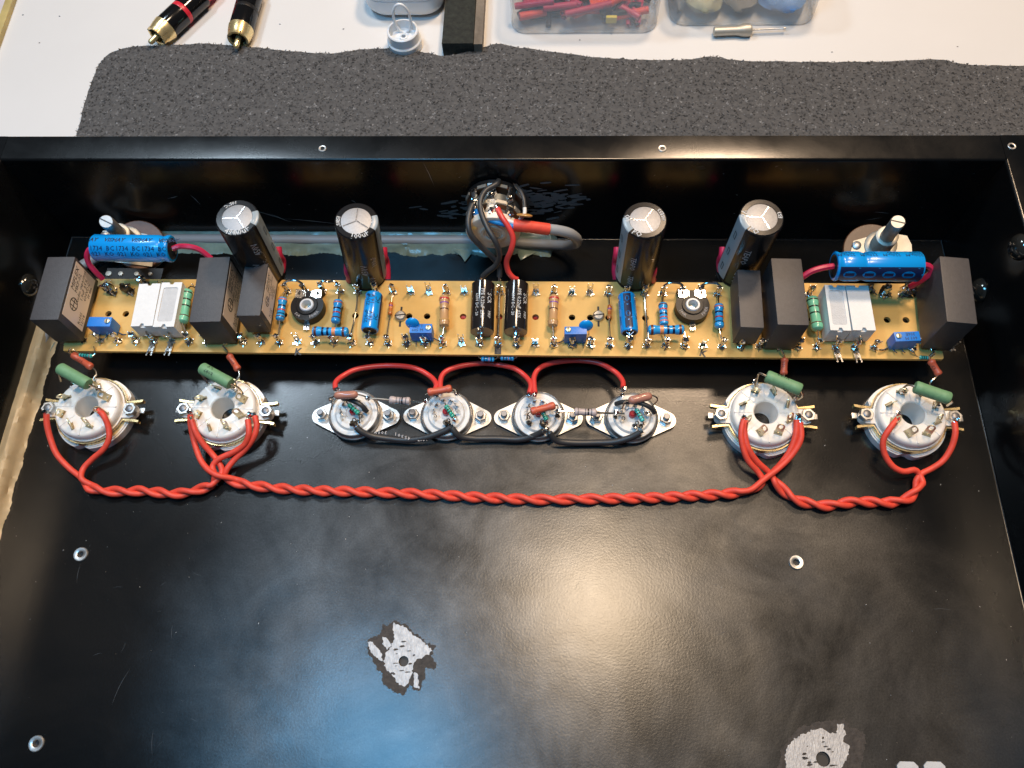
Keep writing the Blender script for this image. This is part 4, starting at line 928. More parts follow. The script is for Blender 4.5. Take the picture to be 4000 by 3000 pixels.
for i, px, py, z in ((0, 178, 1612, 14), (0, 378, 1600, 14), (0, 388, 1520, 14), (1, 745, 1612, 14), (1, 978, 1618, 14), (1, 998, 1628, 13), (1, 915, 1515, 15), (2, 2908, 1632, 14), (2, 3118, 1625, 14), (2, 2950, 1495, 14), (2, 3110, 1555, 14), (3, 3508, 1620, 14), (3, 3730, 1640, 14), (3, 3530, 1530, 14), (3, 3660, 1580, 13)):
    add_joint(octs[i], P(px, py, z), 1.35, i * 7 + px % 13)

# ------------------------------------------------------------------ small metal-shell sockets
def build_noval():
    root = thing('small_tube_socket', (0, 0, 0), '', 'tube socket', 'small metal-shelled tube sockets')
    o = []
    o += circ(0, 0, 11.2, 11, R(52), R(128)) + circ(-15.6, 0, 4.0, 9, R(125), R(235)) + circ(0, 0, 11.2, 11, R(232), R(308)) + circ(15.6, 0, 4.0, 9, R(-55), R(55))
    g = MB(); g.prism(o, .9, 1.6, m_steel); obj('mounting_flange', g, root)
    g = MB(); g.lathe([(11.2, 1.6), (11.3, 2.6), (11.7, 2.9), (11.75, 3.3), (11.3, 3.6), (11.1, 4.6), (10.9, 6.0), (10.7, 6.15), (10.5, 6.0), (10.4, 4.6)], m_steel, n=48, cap=False)
    g.lathe([(9.6, 0), (11.3, .3), (11.5, .9)], m_steel, n=40, cap=False); obj('metal_shell', g, root)
    g = MB(); g.lathe([(10.4, 4.8), (10.3, 5.3), (9.6, 5.6), (8.3, 5.4), (8.0, 6.2), (7.6, 6.6), (3.4, 6.7), (3.1, 6.3), (1.5, 6.2), (.01, 6.2)], m_ceramicb, n=44, cap=False); obj('porcelain_insert', g, root)
    g = MB(); g.lathe([(1.5, 6.1), (1.45, 8.4), (1.0, 8.8), (.01, 8.8)], m_reddot, n=16, cap=False); obj('centre_post', g, root)
    g = MB(); M = Matrix.Rotation(R(90), 4, 'X'); g.prism([(-.95, -.4), (.95, -.4), (.8, 1.6), (.95, 3.2)] + circ(0, 3.6, .95, 7, 0, pi) + [(-.95, 3.2), (-.8, 1.6)], -.13, .13, m_tin, [rrect(0, 3.3, .9, 1.5, .4)], M); lug = mesh('contact_lug', g)
    for i in range(9):
        a = R(-72 + 36 * i); obj('contact_lug', lug, root, (6.3 * math.cos(a), 6.3 * math.sin(a), 6.6), (R(-22), 0, a + pi / 2))
    g = MB(); g.lathe([(3.0, 1.6), (3.0, 1.95), (1.8, 1.95)], m_steel, n=20, cap=False); g.lathe([(2.75, 1.95), (2.75, 4.0), (2.4, 4.3), (1.5, 4.3)], m_steel, n=6, cap=False); g.lathe([(1.45, 3.4), (1.45, 6.2), (1.2, 6.5), (.01, 6.5)], m_bolt, n=14, cap=False); nm = mesh('mounting_nut', g)
    for s_ in (-1, 1): obj('mounting_nut', nm, root, (15.0 * s_, 0, 0), (0, 0, R(15 + 10 * s_)))
    return root
nov = build_noval(); NV = []
for i, (px, py, lb, rz) in enumerate(((1387, 1622, 'leftmost small metal-shell tube socket with a pinkish resistor on top', 0), (1746, 1624, 'small metal-shell tube socket second from the left, two red wires meeting at it', -1), (2103, 1628, 'small metal-shell tube socket third from the left, brick resistor lying across it', 0), (2466, 1633, 'rightmost small metal-shell tube socket with a tan printed resistor', -1))):
    o = nov if i == 0 else copy_tree(nov); p = P(px, py, 3); o.location = V((p.x, p.y, 0)) * S; o['label'] = lb; o.rotation_euler = (0, 0, R(rz)); NV.append(o)
for i, px, py, z, r_, mm in ((0, 1292, 1560, 12, 1.3, 0), (0, 1318, 1520, 13, 1.2, 0), (0, 1438, 1556, 11, 1.4, 0), (0, 1378, 1655, 9, 1.7, 1), (0, 1402, 1645, 10, 1.1, 0), (1, 1664, 1568, 12, 1.4, 0), (1, 1708, 1548, 11, 1.2, 0), (1, 1745, 1652, 9, 1.7, 1), (1, 1775, 1640, 10, 1.2, 0), (1, 1782, 1538, 13, 1.1, 0), (2, 2066, 1545, 12, 1.4, 0), (2, 2088, 1542, 12, 1.2, 0), (2, 2066, 1652, 9, 1.4, 1), (2, 2178, 1607, 11, 1.5, 0), (2, 2176, 1625, 9, 1.3, 1), (2, 2122, 1656, 9, 1.7, 1), (2, 2138, 1676, 7, 1.1, 0), (3, 2433, 1522, 14, 1.5, 0), (3, 2430, 1545, 11, 1.3, 0), (3, 2408, 1612, 11, 1.3, 0), (3, 2405, 1630, 9, 1.1, 1), (3, 2481, 1664, 9, 1.5, 0), (3, 2505, 1664, 9, 1.2, 1), (3, 2532, 1612, 10, 1.2, 0)):
    add_joint(NV[i], P(px, py, z), r_ * .85, px % 17, m_burnt if mm else m_solder, (1, .9, 1))

# ------------------------------------------------------------------ resistors around the sockets
BR = 'brick red resistors between the board and the large sockets'
def stamp(a, b): return [(a, 1.3, .45, -6, True), (b, 1.2, .5, 22, True)]
resistor('brick red resistor hanging off the left front corner of the board', P(282, 1384, 16), P(360, 1436, 14), 1.65, m_rbrick, [], [P(268, 1374, 18), P(276, 1362, 18)], [P(372, 1447, 14), P(377, 1464, 14), P(366, 1478, 14), P(378, 1500, 13)], BR, lr=.42, print_=stamp('100R', 'K5'))
resistor('brick red resistor dropping from the tall grey box to the second large socket', P(893, 1385, 16), P(932, 1446, 14), 1.65, m_rbrick, [], [P(885, 1368, 18), P(868, 1350, 19)], [P(936, 1462, 14), P(932, 1478, 14), P(918, 1490, 14), P(925, 1515, 13)], BR, lr=.42, print_=stamp('100R', 'K5'))
resistor('brick red resistor dropping straight down toward the third large socket', P(3065, 1398, 16), P(3061, 1464, 14), 1.65, m_rbrick, [], [P(3062, 1384, 18), P(3052, 1366, 19)], [P(3062, 1490, 12)], BR, lr=.42, print_=stamp('560J', 'KS'))
resistor('brick red resistor hanging off the right front corner of the board', P(3634, 1406, 16), P(3670, 1466, 14), 1.65, m_rbrick, [], [P(3632, 1390, 18), P(3650, 1376, 18)], [P(3650, 1478, 14), P(3634, 1494, 13), P(3638, 1510, 12)], BR, lr=.42, print_=stamp('K5', '100R'))
GG = 'matt green power resistors above the large sockets'
resistor('matt green power resistor over the leftmost large socket', P(233, 1438, 22), P(347, 1502, 22), 2.7, m_rgreen, [], [P(224, 1446, 20), P(236, 1490, 15)], [P(360, 1508, 20), P(384, 1518, 17), P(396, 1530, 15)], GG, 'flat', lr=.45, print_=[('5%', 1.7, .3, -28, True)])
resistor('matt green power resistor printed 5% over the second large socket', P(787, 1437, 22), P(902, 1500, 22), 2.7, m_rgreen, [], [P(778, 1446, 20), P(812, 1498, 15)], [P(915, 1506, 20), P(935, 1518, 17), P(950, 1540, 15)], GG, 'flat', lr=.45, print_=[('5%', 1.9, .30, 18, True), ('680R', 1.7, .35, -25, True)])
resistor('matt green power resistor over the third large socket', P(2992, 1468, 22), P(3130, 1524, 22), 2.7, m_rgreen, [], [P(2966, 1458, 21), P(2957, 1480, 18), P(2948, 1520, 13)], [P(3136, 1546, 19), P(3118, 1560, 15)], GG, 'flat', lr=.45, print_=[('680R', 1.8, .42, -20, True), ('5%', 1.7, .62, 20, True)])
resistor('matt green power resistor over the rightmost large socket', P(3572, 1510, 22), P(3712, 1558, 22), 2.7, m_rgreen, [], [P(3546, 1504, 20), P(3520, 1525, 15)], [P(3722, 1568, 20), P(3700, 1585, 14)], GG, 'flat', lr=.45)
GS = 'small resistors on the small tube sockets'
resistor('glossy pinkish brown resistor on the leftmost small socket', P(1304, 1546, 16), P(1399, 1541, 16), 1.75, m_rpink, [], [P(1298, 1560, 13), P(1296, 1600, 9)], [P(1418, 1546, 13), P(1440, 1556, 11)], GS, 'round', print_=[('1M', 1.3, .5, -22, True), ('1%11', 1.5, .52, 20, True)])
resistor('glossy brick brown resistor at the top of the second small socket', P(1669, 1534, 15), P(1766, 1517, 15), 1.8, m_rbrick, [], [P(1662, 1540, 12)], [P(1778, 1522, 13), P(1786, 1540, 10)], GS)
resistor('brick brown resistor lying slanted across the third small socket', P(2072, 1609, 13), P(2169, 1583, 13), 1.8, m_rbrick, [], [P(2062, 1616, 11), P(2058, 1640, 9)], [P(2178, 1584, 11), P(2180, 1600, 10)], GS)
resistor('tan printed resistor on the rightmost small socket', P(2454, 1567, 15), P(2547, 1545, 15), 1.85, m_rpink, [], [P(2440, 1570, 13), P(2430, 1600, 10)], [P(2562, 1550, 14), P(2568, 1565, 12), P(2545, 1590, 9)], GS, 'round', print_=[('51', 1.2, .5, -20, True), ('99HLO', 1.4, .5, 20, True)])
WBn = [('gray', .36, .4), ('gray', .52, .5), ('black', .62, .7), ('gray', .80, .4)]
resistor('pale grey banded resistor spanning the two left small sockets', P(1520, 1562, 11), P(1604, 1567, 11), 1.75, m_rwhite, WBn, [P(1480, 1558, 11), P(1440, 1556, 11)], [P(1640, 1569, 11), P(1664, 1567, 11)], GS, lr=.45)
resistor('pale grey banded resistor spanning the two right small sockets', P(2242, 1608, 11), P(2332, 1612, 11), 1.75, m_rwhite, [('gray', .18, .4), ('gray', .50, .5), ('black', .62, .7), ('gray', .76, .4)], [P(2210, 1607, 11), P(2180, 1608, 11)], [P(2380, 1614, 11), P(2440, 1616, 11)], GS, lr=.45)
GN = 'tiny dark-banded green resistors in the small sockets'
NB = [('dkgreen', .2, .35), ('black', .38, .5), ('black', .58, .5), ('dkgreen', .8, .35)]
for lb, a, b, c_, d_ in (('tiny green banded resistor in the leftmost small socket', (1362, 1580), (1402, 1617), (1352, 1568), (1405, 1640)), ('tiny green banded resistor in the second small socket', (1741, 1584), (1771, 1630), (1738, 1575), (1775, 1645)), ('tiny green banded resistor half under the brick one on the third small socket', (2120, 1610), (2136, 1642), (2112, 1600), (2140, 1660)), ('tiny green and blue banded resistor in the rightmost small socket', (2484, 1597), (2512, 1647), (2476, 1588), (2516, 1660))):
    resistor(lb, P(*a, 11), P(*b, 11), 1.05, m_rcyan if 'blue' in lb else mat('sea_green_coating', (.03, .38, .27), .22), NB, [P(*c_, 9)], [P(*d_, 9)], GN, lr=.28)
for lb, pts, i in (('black sleeved bridge across the leftmost small socket', [(1338, 1556, 10), (1370, 1562, 12), (1410, 1582, 12), (1434, 1608, 9)], 0), ('black sleeved bridge arching over the rightmost small socket', [(2405, 1578, 9), (2440, 1570, 12), (2500, 1575, 13), (2540, 1592, 12), (2556, 1612, 9)], 3)):
    pts = [P(*q) for q in pts]; c = pts[1]; root = thing('sleeved_link_wire', c, lb, 'wire', 'black sleeved bridges on small sockets'); g = MB(); g.tube(local(pts, c), 1.05, m_blackwire, n=10, step=1); obj('insulation', g, root)

# ------------------------------------------------------------------ insulated wires
def wire(label, pts, r, m, cat='wire', name='wire', grp=None, ends=True, text=None):
    c = V(pts[len(pts) // 2]); root = thing(name, c, label, cat, grp); loc_ = local(pts, c)
    g = MB(); g.tube(loc_, r, m, n=12, step=1.6); obj('insulation', g, root)
    if ends:
        for a, b in ((0, 1), (-1, -2)):
            d = (loc_[a] - loc_[b]).normalized(); g = MB(); g.tube([loc_[a] - d * .3, loc_[a] + d * 1.6], r * .5, m_solder, n=8, smooth=False); obj('bare_end', g, root)
    return root
GL = 'red arched wires linking the small sockets'
wire('leftmost red arched wire over the small sockets', [P(1310, 1520, 12), P(1312, 1492, 11), P(1345, 1465, 9), P(1403, 1440, 8), P(1515, 1428, 7), P(1616, 1437, 8), P(1680, 1470, 9), P(1704, 1500, 11), P(1700, 1522, 12)], 1.18, m_redwire2, grp=GL)
wire('middle red arched wire passing under the tiny blue resistors', [P(1722, 1530, 12), P(1720, 1495, 11), P(1728, 1465, 10), P(1755, 1444, 9), P(1815, 1427, 8), P(1887, 1419, 7), P(1945, 1424, 7), P(2008, 1439, 8), P(2052, 1470, 9), P(2074, 1502, 11), P(2068, 1536, 12)], 1.18, m_redwire2, grp=GL)
wire('rightmost red arched wire ending on the rightmost small socket', [P(2090, 1536, 12), P(2086, 1500, 11), P(2087, 1470, 10), P(2105, 1441, 9), P(2153, 1419, 8), P(2244, 1408, 7), P(2334, 1417, 8), P(2399, 1450, 9), P(2431, 1486, 11), P(2434, 1514, 13)], 1.18, m_redwire2, grp=GL)
GK = 'black wires sagging between the small sockets'
b1 = wire('black printed wire sagging between the two left small sockets', [P(1392, 1668, 8), P(1410, 1685, 7), P(1453, 1703, 5), P(1525, 1714, 3.5), P(1598, 1719, 3.5), P(1670, 1708, 5), P(1735, 1684, 7), P(1760, 1668, 8)], 1.4, m_blackwire, grp=GK)
wire('black wire sagging between the two middle small sockets', [P(1766, 1672, 8), P(1780, 1692, 7), P(1800, 1706, 5), P(1851, 1713, 3.5), P(1940, 1713, 3), P(2027, 1716, 3), P(2085, 1703, 5), P(2122, 1684, 8)], 1.4, m_blackwire, grp=GK)
wire('black wire sagging between the two right small sockets', [P(2146, 1690, 8), P(2160, 1711, 6), P(2185, 1725, 4), P(2250, 1730, 3), P(2330, 1729, 3), P(2400, 1726, 4), P(2461, 1710, 6), P(2500, 1690, 8)], 1.4, m_blackwire, grp=GK)
g = MB(); base = P(1560, 1717, 3.5); bo = b1.location / S
for i, chr_ in enumerate('5  0MM7  45301  300V'):
    if chr_ == ' ': continue
    q = P(1715 - i * 13.0, 1690 + 27 * math.sin(pi * min(1, (i + 2) / 16)) , 4.6 + .4); v2, f2 = glyphs(chr_, 1.5, 0, .03); ang = pi
    g.add([(q.x - bo.x - x, q.y - bo.y - y, q.z - bo.z + .25) for x, y in v2], f2, m_silverink)
obj('printed_text', g, b1)

# heater wiring: three twisted runs, two strands each
GH = 'red twisted supply wires between the large sockets'
def strand(pre, center, post, phase, pitch, label, n_per=9, r=1.22):
    cl = spline([P(x, y, z) for x, y, z in center], 1.0); d = 0; out = [P(*q) for q in pre]; m_ = []
    for i, p in enumerate(cl):
        if i: d += (p - cl[i - 1]).length
        m_.append(d)
    tot = m_[-1]; lastk = -1
    for i, p in enumerate(cl):
        k = int(m_[i] / (pitch / n_per))
        if k == lastk: continue
        lastk = k; t_ = (cl[min(i + 1, len(cl) - 1)] - cl[max(0, i - 1)]).normalized(); nn = V((-t_.y, t_.x, 0)).normalized()
        jit = 1
        a = phase + 2 * pi * m_[i] / pitch + 2.4 * noise.noise(V((m_[i] * .016, 0, 2))); out.append(p + nn * math.cos(a) * r + V((0, 0, math.sin(a) * r)))
    out += [P(*q) for q in post]
    return wire(label, out, 1.27, m_redwire, grp=GH)
c1 = [(350, 1903, 3.2), (407, 1917, 3), (490, 1920, 3), (570, 1918, 3), (678, 1929, 3), (770, 1914, 3), (838, 1892, 3.5)]
strand([(182, 1618, 14), (183, 1655, 12), (196, 1710, 9), (222, 1775, 6), (270, 1828, 3), (318, 1868, 2)], c1, [(866, 1850, 4), (858, 1812, 5), (830, 1775, 6), (795, 1735, 9), (765, 1690, 12), (748, 1640, 14)], pi, 19.5, 'red wire from the left tag of the leftmost large socket, twisted toward the second')
strand([(380, 1600, 14), (404, 1622, 14), (424, 1670, 11), (425, 1715, 9), (404, 1755, 7), (362, 1792, 5), (326, 1830, 4), (318, 1870, 5)], c1, [(838, 1855, 6), (830, 1822, 6), (856, 1792, 7), (912, 1766, 8), (956, 1735, 10), (972, 1690, 13), (968, 1640, 14)], 0, 19.5, 'red wire from the right tag of the leftmost large socket, twisted toward the second')
c2 = [(925, 1885, 3.2), (1031, 1902, 3), (1194, 1915, 3), (1400, 1921, 3), (1650, 1930, 3), (1880, 1943, 3), (2080, 1951, 3), (2250, 1950, 3), (2531, 1945, 3), (2700, 1937, 3), (2820, 1931, 3), (2900, 1922, 3.5)]
strand([(743, 1620, 14), (745, 1660, 12), (756, 1715, 9), (778, 1785, 7), (808, 1830, 7), (850, 1857, 7), (895, 1866, 5)], c2, [(2958, 1908, 3), (2980, 1880, 4), (2962, 1845, 5), (2920, 1795, 8), (2898, 1730, 11), (2896, 1680, 13), (2905, 1640, 14)], 0, 18.5, 'long red twisted wire between the middle large sockets, from the left tag of the second')
strand([(995, 1625, 14), (1003, 1660, 13), (993, 1705, 11), (962, 1752, 8), (915, 1797, 6), (884, 1838, 5), (882, 1868, 3)], c2, [(2935, 1912, 5), (2985, 1872, 6), (3045, 1826, 7), (3095, 1775, 9), (3128, 1715, 12), (3126, 1650, 14)], pi, 18.5, 'long red twisted wire between the middle large sockets, from the right tag of the second')
c3 = [(3050, 1905, 3.2), (3085, 1938, 3), (3140, 1962, 3), (3229, 1975, 3), (3346, 1960, 3), (3464, 1964, 3), (3540, 1950, 3), (3580, 1915, 3.3), (3592, 1880, 3.5)]
strand([(2912, 1640, 14), (2908, 1690, 12), (2922, 1750, 10), (2955, 1800, 7), (2998, 1840, 4), (3022, 1870, 3)], c3, [(3588, 1848, 4), (3570, 1835, 5), (3530, 1842, 5), (3488, 1822, 6), (3456, 1775, 8), (3450, 1720, 11), (3480, 1668, 14), (3508, 1635, 14)], 0, 18.5, 'red wire joining the left tags of the two right large sockets, twisted low')
strand([(3112, 1640, 14), (3108, 1700, 12), (3086, 1760, 9), (3050, 1812, 6), (3018, 1848, 4), (3025, 1880, 5)], c3, [(3600, 1850, 4), (3640, 1830, 5), (3685, 1798, 7), (3718, 1745, 10), (3732, 1690, 13), (3728, 1650, 14)], pi, 18.5, 'red wire joining the right tags of the two right large sockets, twisted low')

# ------------------------------------------------------------------ dual volume control on the back wall
vc = P(1926, 918, 33); vo = V((vc.x, 0, 33)); yf = vc.y
pot = thing('dual_volume_potentiometer', (vo.x, yf, vo.z), 'dual volume control hanging from the back wall, wired in grey, red and blue', 'potentiometer')
MY = Matrix.Rotation(R(-90), 4, 'X')        # local z -> +y
PR = 12.2; yd = BY - yf - .5
g = MB(); g.lathe([(.01, .9), (4.0, .9), (4.4, .3), (5.6, .3), (6.0, .8), (7.2, 1.0), (PR - 1.4, .5), (PR - .4, .9), (PR, 1.8), (PR, 3.6), (PR - 1.0, 3.8)], m_potcan, MY, n=48, cap=False); obj('rear_can', g, pot)
g = MB(); g.lathe([(PR - .8, 3.8), (8.6, 3.9), (8.4, 8.6)], m_sil, MY, n=36, cap=False); obj('rear_neck', g, pot)
g = MB(); g.lathe([(8.0, 8.5), (PR - .6, 8.5), (PR - .6, 9.9), (8.0, 9.9)], mat('orange_brown_wafer', (.34, .13, .045), .45, var=.15, vs=300), MY, n=40); obj('rear_wafer', g, pot)
g = MB(); g.lathe([(PR - .58, 8.4), (PR + .1, 8.5), (PR + .1, 9.9), (PR - .58, 10.0)], mat('cream_wafer_edge', (.62, .52, .36), .5), MY, n=40, cap=False, a0=R(190), a1=R(350)); obj('wafer_edge', g, pot)
g = MB(); g.lathe([(PR - 1.0, 10.0), (PR - .2, 10.4), (PR - .2, 13.6), (PR - 1.2, 14.0), (9.0, 14.1), (8.8, 16.6)], mat('dark_grey_metal', (.10, .11, .11), .35, .6), MY, n=44, cap=False); obj('front_can', g, pot)
g = MB(); g.lathe([(8.4, 16.5), (PR + .2, 16.5), (PR + .2, 18.0), (8.4, 18.0)], m_potplastic, MY, n=40); g.lathe([(PR + .4, 18.0), (PR + .4, yd), (.01, yd)], m_blackplastic, MY, n=40, cap=False); obj('front_wafer', g, pot)
for yy, rr_ in ((8.4, PR - .2), (16.4, PR + .4)):
    for a in (-44, -2, 40):
        g = MB(); M = Matrix.Rotation(R(a), 4, 'Y') @ TL((0, yy, rr_)) @ Matrix.Rotation(R(9), 4, 'X')
        g.prism([(-1.9, 1.8), (-1.9, -1.6), (-2.3, -3.4), (-1.2, -5.2), (1.2, -5.2), (2.3, -3.4), (1.9, -1.6), (1.9, 1.8)], -.2, .2, m_tin, [circ(0, -3.5, .8, 10)], M); obj('terminal', g, pot)
        g = MB(); g.blob(tuple(M @ V((0, -4.2, .5))), 1.45, m_solder, (1, 1.25, .9), lump=.8, seed=int(a + yy)); obj('solder_joint', g, pot)
    for a in (-68, -23, 19, 62):
        g = MB(); M = Matrix.Rotation(R(a), 4, 'Y') @ TL((0, yy + .8, rr_ + .1)); g.prism([(-2.2, -.6), (2.2, -.6), (2.2, .9), (-2.2, .9)], -.25, .25, m_sil, M=M); obj('rim_clamp', g, pot)
g = MB(); g.tube([(-7.8, 16, 11.5), (-8.4, 12.5, 10.5), (-7.6, 9, 10.2), (-8.2, 6, 10)], lambda u: 1.0 + .5 * math.sin(u * 9), m_solder, n=8, step=1); obj('solder_bridge', g, pot)
for a in (90 - 62, 90 + 62, 90 + 180):
    g = MB(); M = TL((9.4 * math.cos(R(a)), .9, 9.4 * math.sin(R(a)))); g.lathe([(1.5, -.5), (1.5, .3), (.01, .35)], m_brass, M @ Matrix.Rotation(R(90), 4, 'X'), n=12); obj('crimp_tab', g, pot)
g = MB(); g.lathe([(3.1, 0), (3.1, .3), (2.9, .35)], m_sil, MY @ TL((0, 0, -.1)), n=24, cap=False); obj('rear_disc', g, pot)
zt_ = 44
wire('grey wire from the top of the volume control to the lug left of centre', [P(1948, 706, 47), P(1936, 722, 48), P(1900, 742, 48), P(1878, 780, 48), P(1880, 830, 47), P(1904, 890, 45), P(1936, 945, 42), P(1951, 995, 36), P(1938, 1035, 30), P(1905, 1062, 26), P(1886, 1080, 23)], 1.25, m_blackwire, name='control_wire', grp='wires to the volume control')
wire('outer grey wire looping down from the solder bridge to the central lug', [P(1846, 800, 44), P(1836, 825, 44), P(1829, 875, 43), P(1843, 922, 40), P(1888, 972, 34), P(1928, 1010, 29), P(1950, 1040, 26), P(1951, 1082, 23)], 1.25, m_blackwire, name='control_wire', grp='wires to the volume control')
wire('red wire snaking from the volume control to the right black capacitor', [P(1944, 815, 45), P(1958, 845, 45), P(1985, 885, 43), P(2004, 930, 40), P(1996, 978, 36), P(1979, 1020, 31), P(1985, 1060, 27), P(2005, 1085, 25), P(2022, 1092, 24)], 1.25, m_redwire2, name='control_wire', grp='wires to the volume control')
wire('sky blue wire crossing behind the red one into the red sleeve', [P(1860, 818, 43), P(1868, 838, 42), P(1900, 856, 42), P(1950, 872, 42), P(2010, 886, 42)], 1.1, m_bluewire, name='control_wire', grp='wires to the volume control')
wire('white wire stub entering the red sleeve beside the sky blue one', [P(1985, 864, 42), P(2000, 868, 42.5), P(2020, 876, 42)], .9, m_whitewire, name='control_wire', grp='wires to the volume control', ends=False)
wire('thin black wire on the right side of the volume control', [P(2014, 724, 44), P(2032, 745, 45), P(2046, 778, 45), P(2050, 812, 44)], .9, m_blackwire, name='control_wire', grp='wires to the volume control')
wire('white wire through the ochre disc capacitor', [P(2050, 810, 44), P(2049, 835, 44), P(2036, 852, 43), P(2024, 866, 42)], .85, m_whitewire, name='control_wire', grp='wires to the volume control', ends=False)
p = P(2049, 841, 45.5); root = thing('ochre_disc_capacitor', p, 'ochre ceramic disc capacitor beside the volume control', 'capacitor'); g = MB(); g.lathe([(.01, -.7), (2.2, -.65), (3.3, -.3), (3.5, 0), (3.3, .3), (2.2, .65), (.01, .7)], m_disc, Matrix.Rotation(R(8), 4, 'Y') @ Matrix.Rotation(R(-50), 4, 'X'), n=26); obj('disc_body', g, root)
p = [P(2008, 880, 42), P(2040, 882, 42), P(2085, 888, 41), P(2144, 896, 39)]; c = p[1]
root = thing('red_cable_sleeve', c, 'red heat-shrink sleeve on the grey cable end at the volume control', 'sleeve'); g = MB(); g.tube(local(p, c), lambda u: 2.75 if u < .5 else 2.6, m_redwire, n=16, step=1.5); obj('sleeve_tube', g, root)

# grey cable: loop at the control, then glued along the back fold, round to the left side
yk = BY - 3.6
cab = [P(2138, 895, 39), P(2180, 900, 37), P(2225, 912, 33), P(2252, 932, 26), P(2250, 950, 18), P(2215, 958, 10), P(2150, 955, 5), P(2060, 950, 3.6), V((P(1900, 945, 3).x, yk, 3.2)), V((-60, yk, 3.2)), V((-110, yk, 3.2)), V((P(620, 940, 3).x, yk, 3.2)), V((P(460, 950, 3).x, yk - 3, 3.4)), V((BX0 + 22, yk - 10, 5)), V((BX0 + 9, yk - 22, 5)), V((BX0 + 5, yk - 44, 4)), V((BX0 + 3.4, 150, 3.6)), V((BX0 + 3.4, 100, 3.6)), V((BX0 + 3.4, 50, 3.6)), V((BX0 + 3.4, -40, 3.6)), V((BX0 + 3.4, -115, 3.6))]
wire('grey cable looping from the volume control and glued along the chassis folds', cab, 2.35, m_graywire, 'cable', 'grey_cable', None, False)
def glue(label, path, prof, seed, name='glue_bead', m=None, amp=.16):
    """path: points and tangents; prof: list of (sideways from the wall, height)"""
    g = MB(); vs = []; k = len(prof); n = len(path)
    for i, (p, sd) in enumerate(path):
        fade = min(1, i / 4, (n - 1 - i) / 4) * .9 + .1
        for j, (d, h) in enumerate(prof):
            q = 1 + amp * noise.noise(V((i * .05, j * .35, seed))) + (.07 if j > len(prof) - 4 else .03) * noise.noise(V((i * .21, j * 1.1, seed))) + (.16 * noise.noise(V((i * .09, 7, seed))) + .07 * noise.noise(V((i * .8, 7, seed))) if j > len(prof) - 4 else 0)
            vs.append(p + sd * d * (q if j not in (0,) else 1) * fade + V((0, 0, h * q * fade)))
    g.add(vs, [(i * k + j, i * k + j + 1, (i + 1) * k + j + 1, (i + 1) * k + j) for i in range(n - 1) for j in range(k - 1)], m or m_glue)
    root = thing(name, (0, 0, 0), label, 'glue', 'hot glue over the cable'); obj('glue_surface', g, root); return root
xs = lambda a, b, st: [a + st * i for i in range(int((b - a) / st) + 1)]
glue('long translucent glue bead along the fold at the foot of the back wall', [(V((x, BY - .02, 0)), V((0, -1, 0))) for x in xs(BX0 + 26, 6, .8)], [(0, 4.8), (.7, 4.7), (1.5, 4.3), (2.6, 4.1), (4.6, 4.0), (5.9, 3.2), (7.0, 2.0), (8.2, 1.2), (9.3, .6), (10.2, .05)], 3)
glue('glue bead with warm light in its colour along the fold at the foot of the left wall', [(V((BX0 + .02, y, 0)), V((1, 0, 0))) for y in xs(60, BY - 34, .9)], [(0, 5.6), (1.0, 5.8), (2.0, 6.4), (3.5, 6.8), (5.0, 6.2), (6.0, 4.4), (6.3, 2.4), (6.9, 1.2), (7.6, .5), (8.3, .05)], 9, m=m_glue2, amp=.05)
def flap(label, pts, seed):
    g = MB(); vs = []; P3 = [V(p) for p in pts]; c = sum(P3, V()) / len(P3); q = [p - c for p in P3]
    up = [p + V((0, 0, .5)) for p in q]
    n = len(q); g.add([p for p in q] + up + [V((0, 0, 1.2))], [(i, (i + 1) % n, (i + 1) % n + n, i + n) for i in range(n)] + [(i + n, (i + 1) % n + n, 2 * n) for i in range(n)], m_glue)
    root = thing('glue_shard', c, label, 'glue', 'glue shards'); obj('glue_surface', g, root)
flap('ragged glue shard hanging left of the dual volume control', [P(1725, 960, .6), P(1790, 962, .6), P(1850, 975, .6), P(1836, 1000, .6), P(1816, 1024, .6), P(1800, 1000, .6), P(1760, 975, .6)], 1)
flap('pointed glue shard on the floor right of the dual volume control', [P(2025, 975, .6), P(2108, 981, .6), P(2060, 1004, .6), P(2034, 1018, .6), P(2024, 1000, .6)], 2)
flap('thin glue shard on the floor left of the leftmost large socket', [P(150, 1380, .4), P(218, 1338, .4), P(190, 1370, .4), P(172, 1420, .4), P(120, 1580, .4), P(96, 1660, .4), P(130, 1520, .4)], 3)

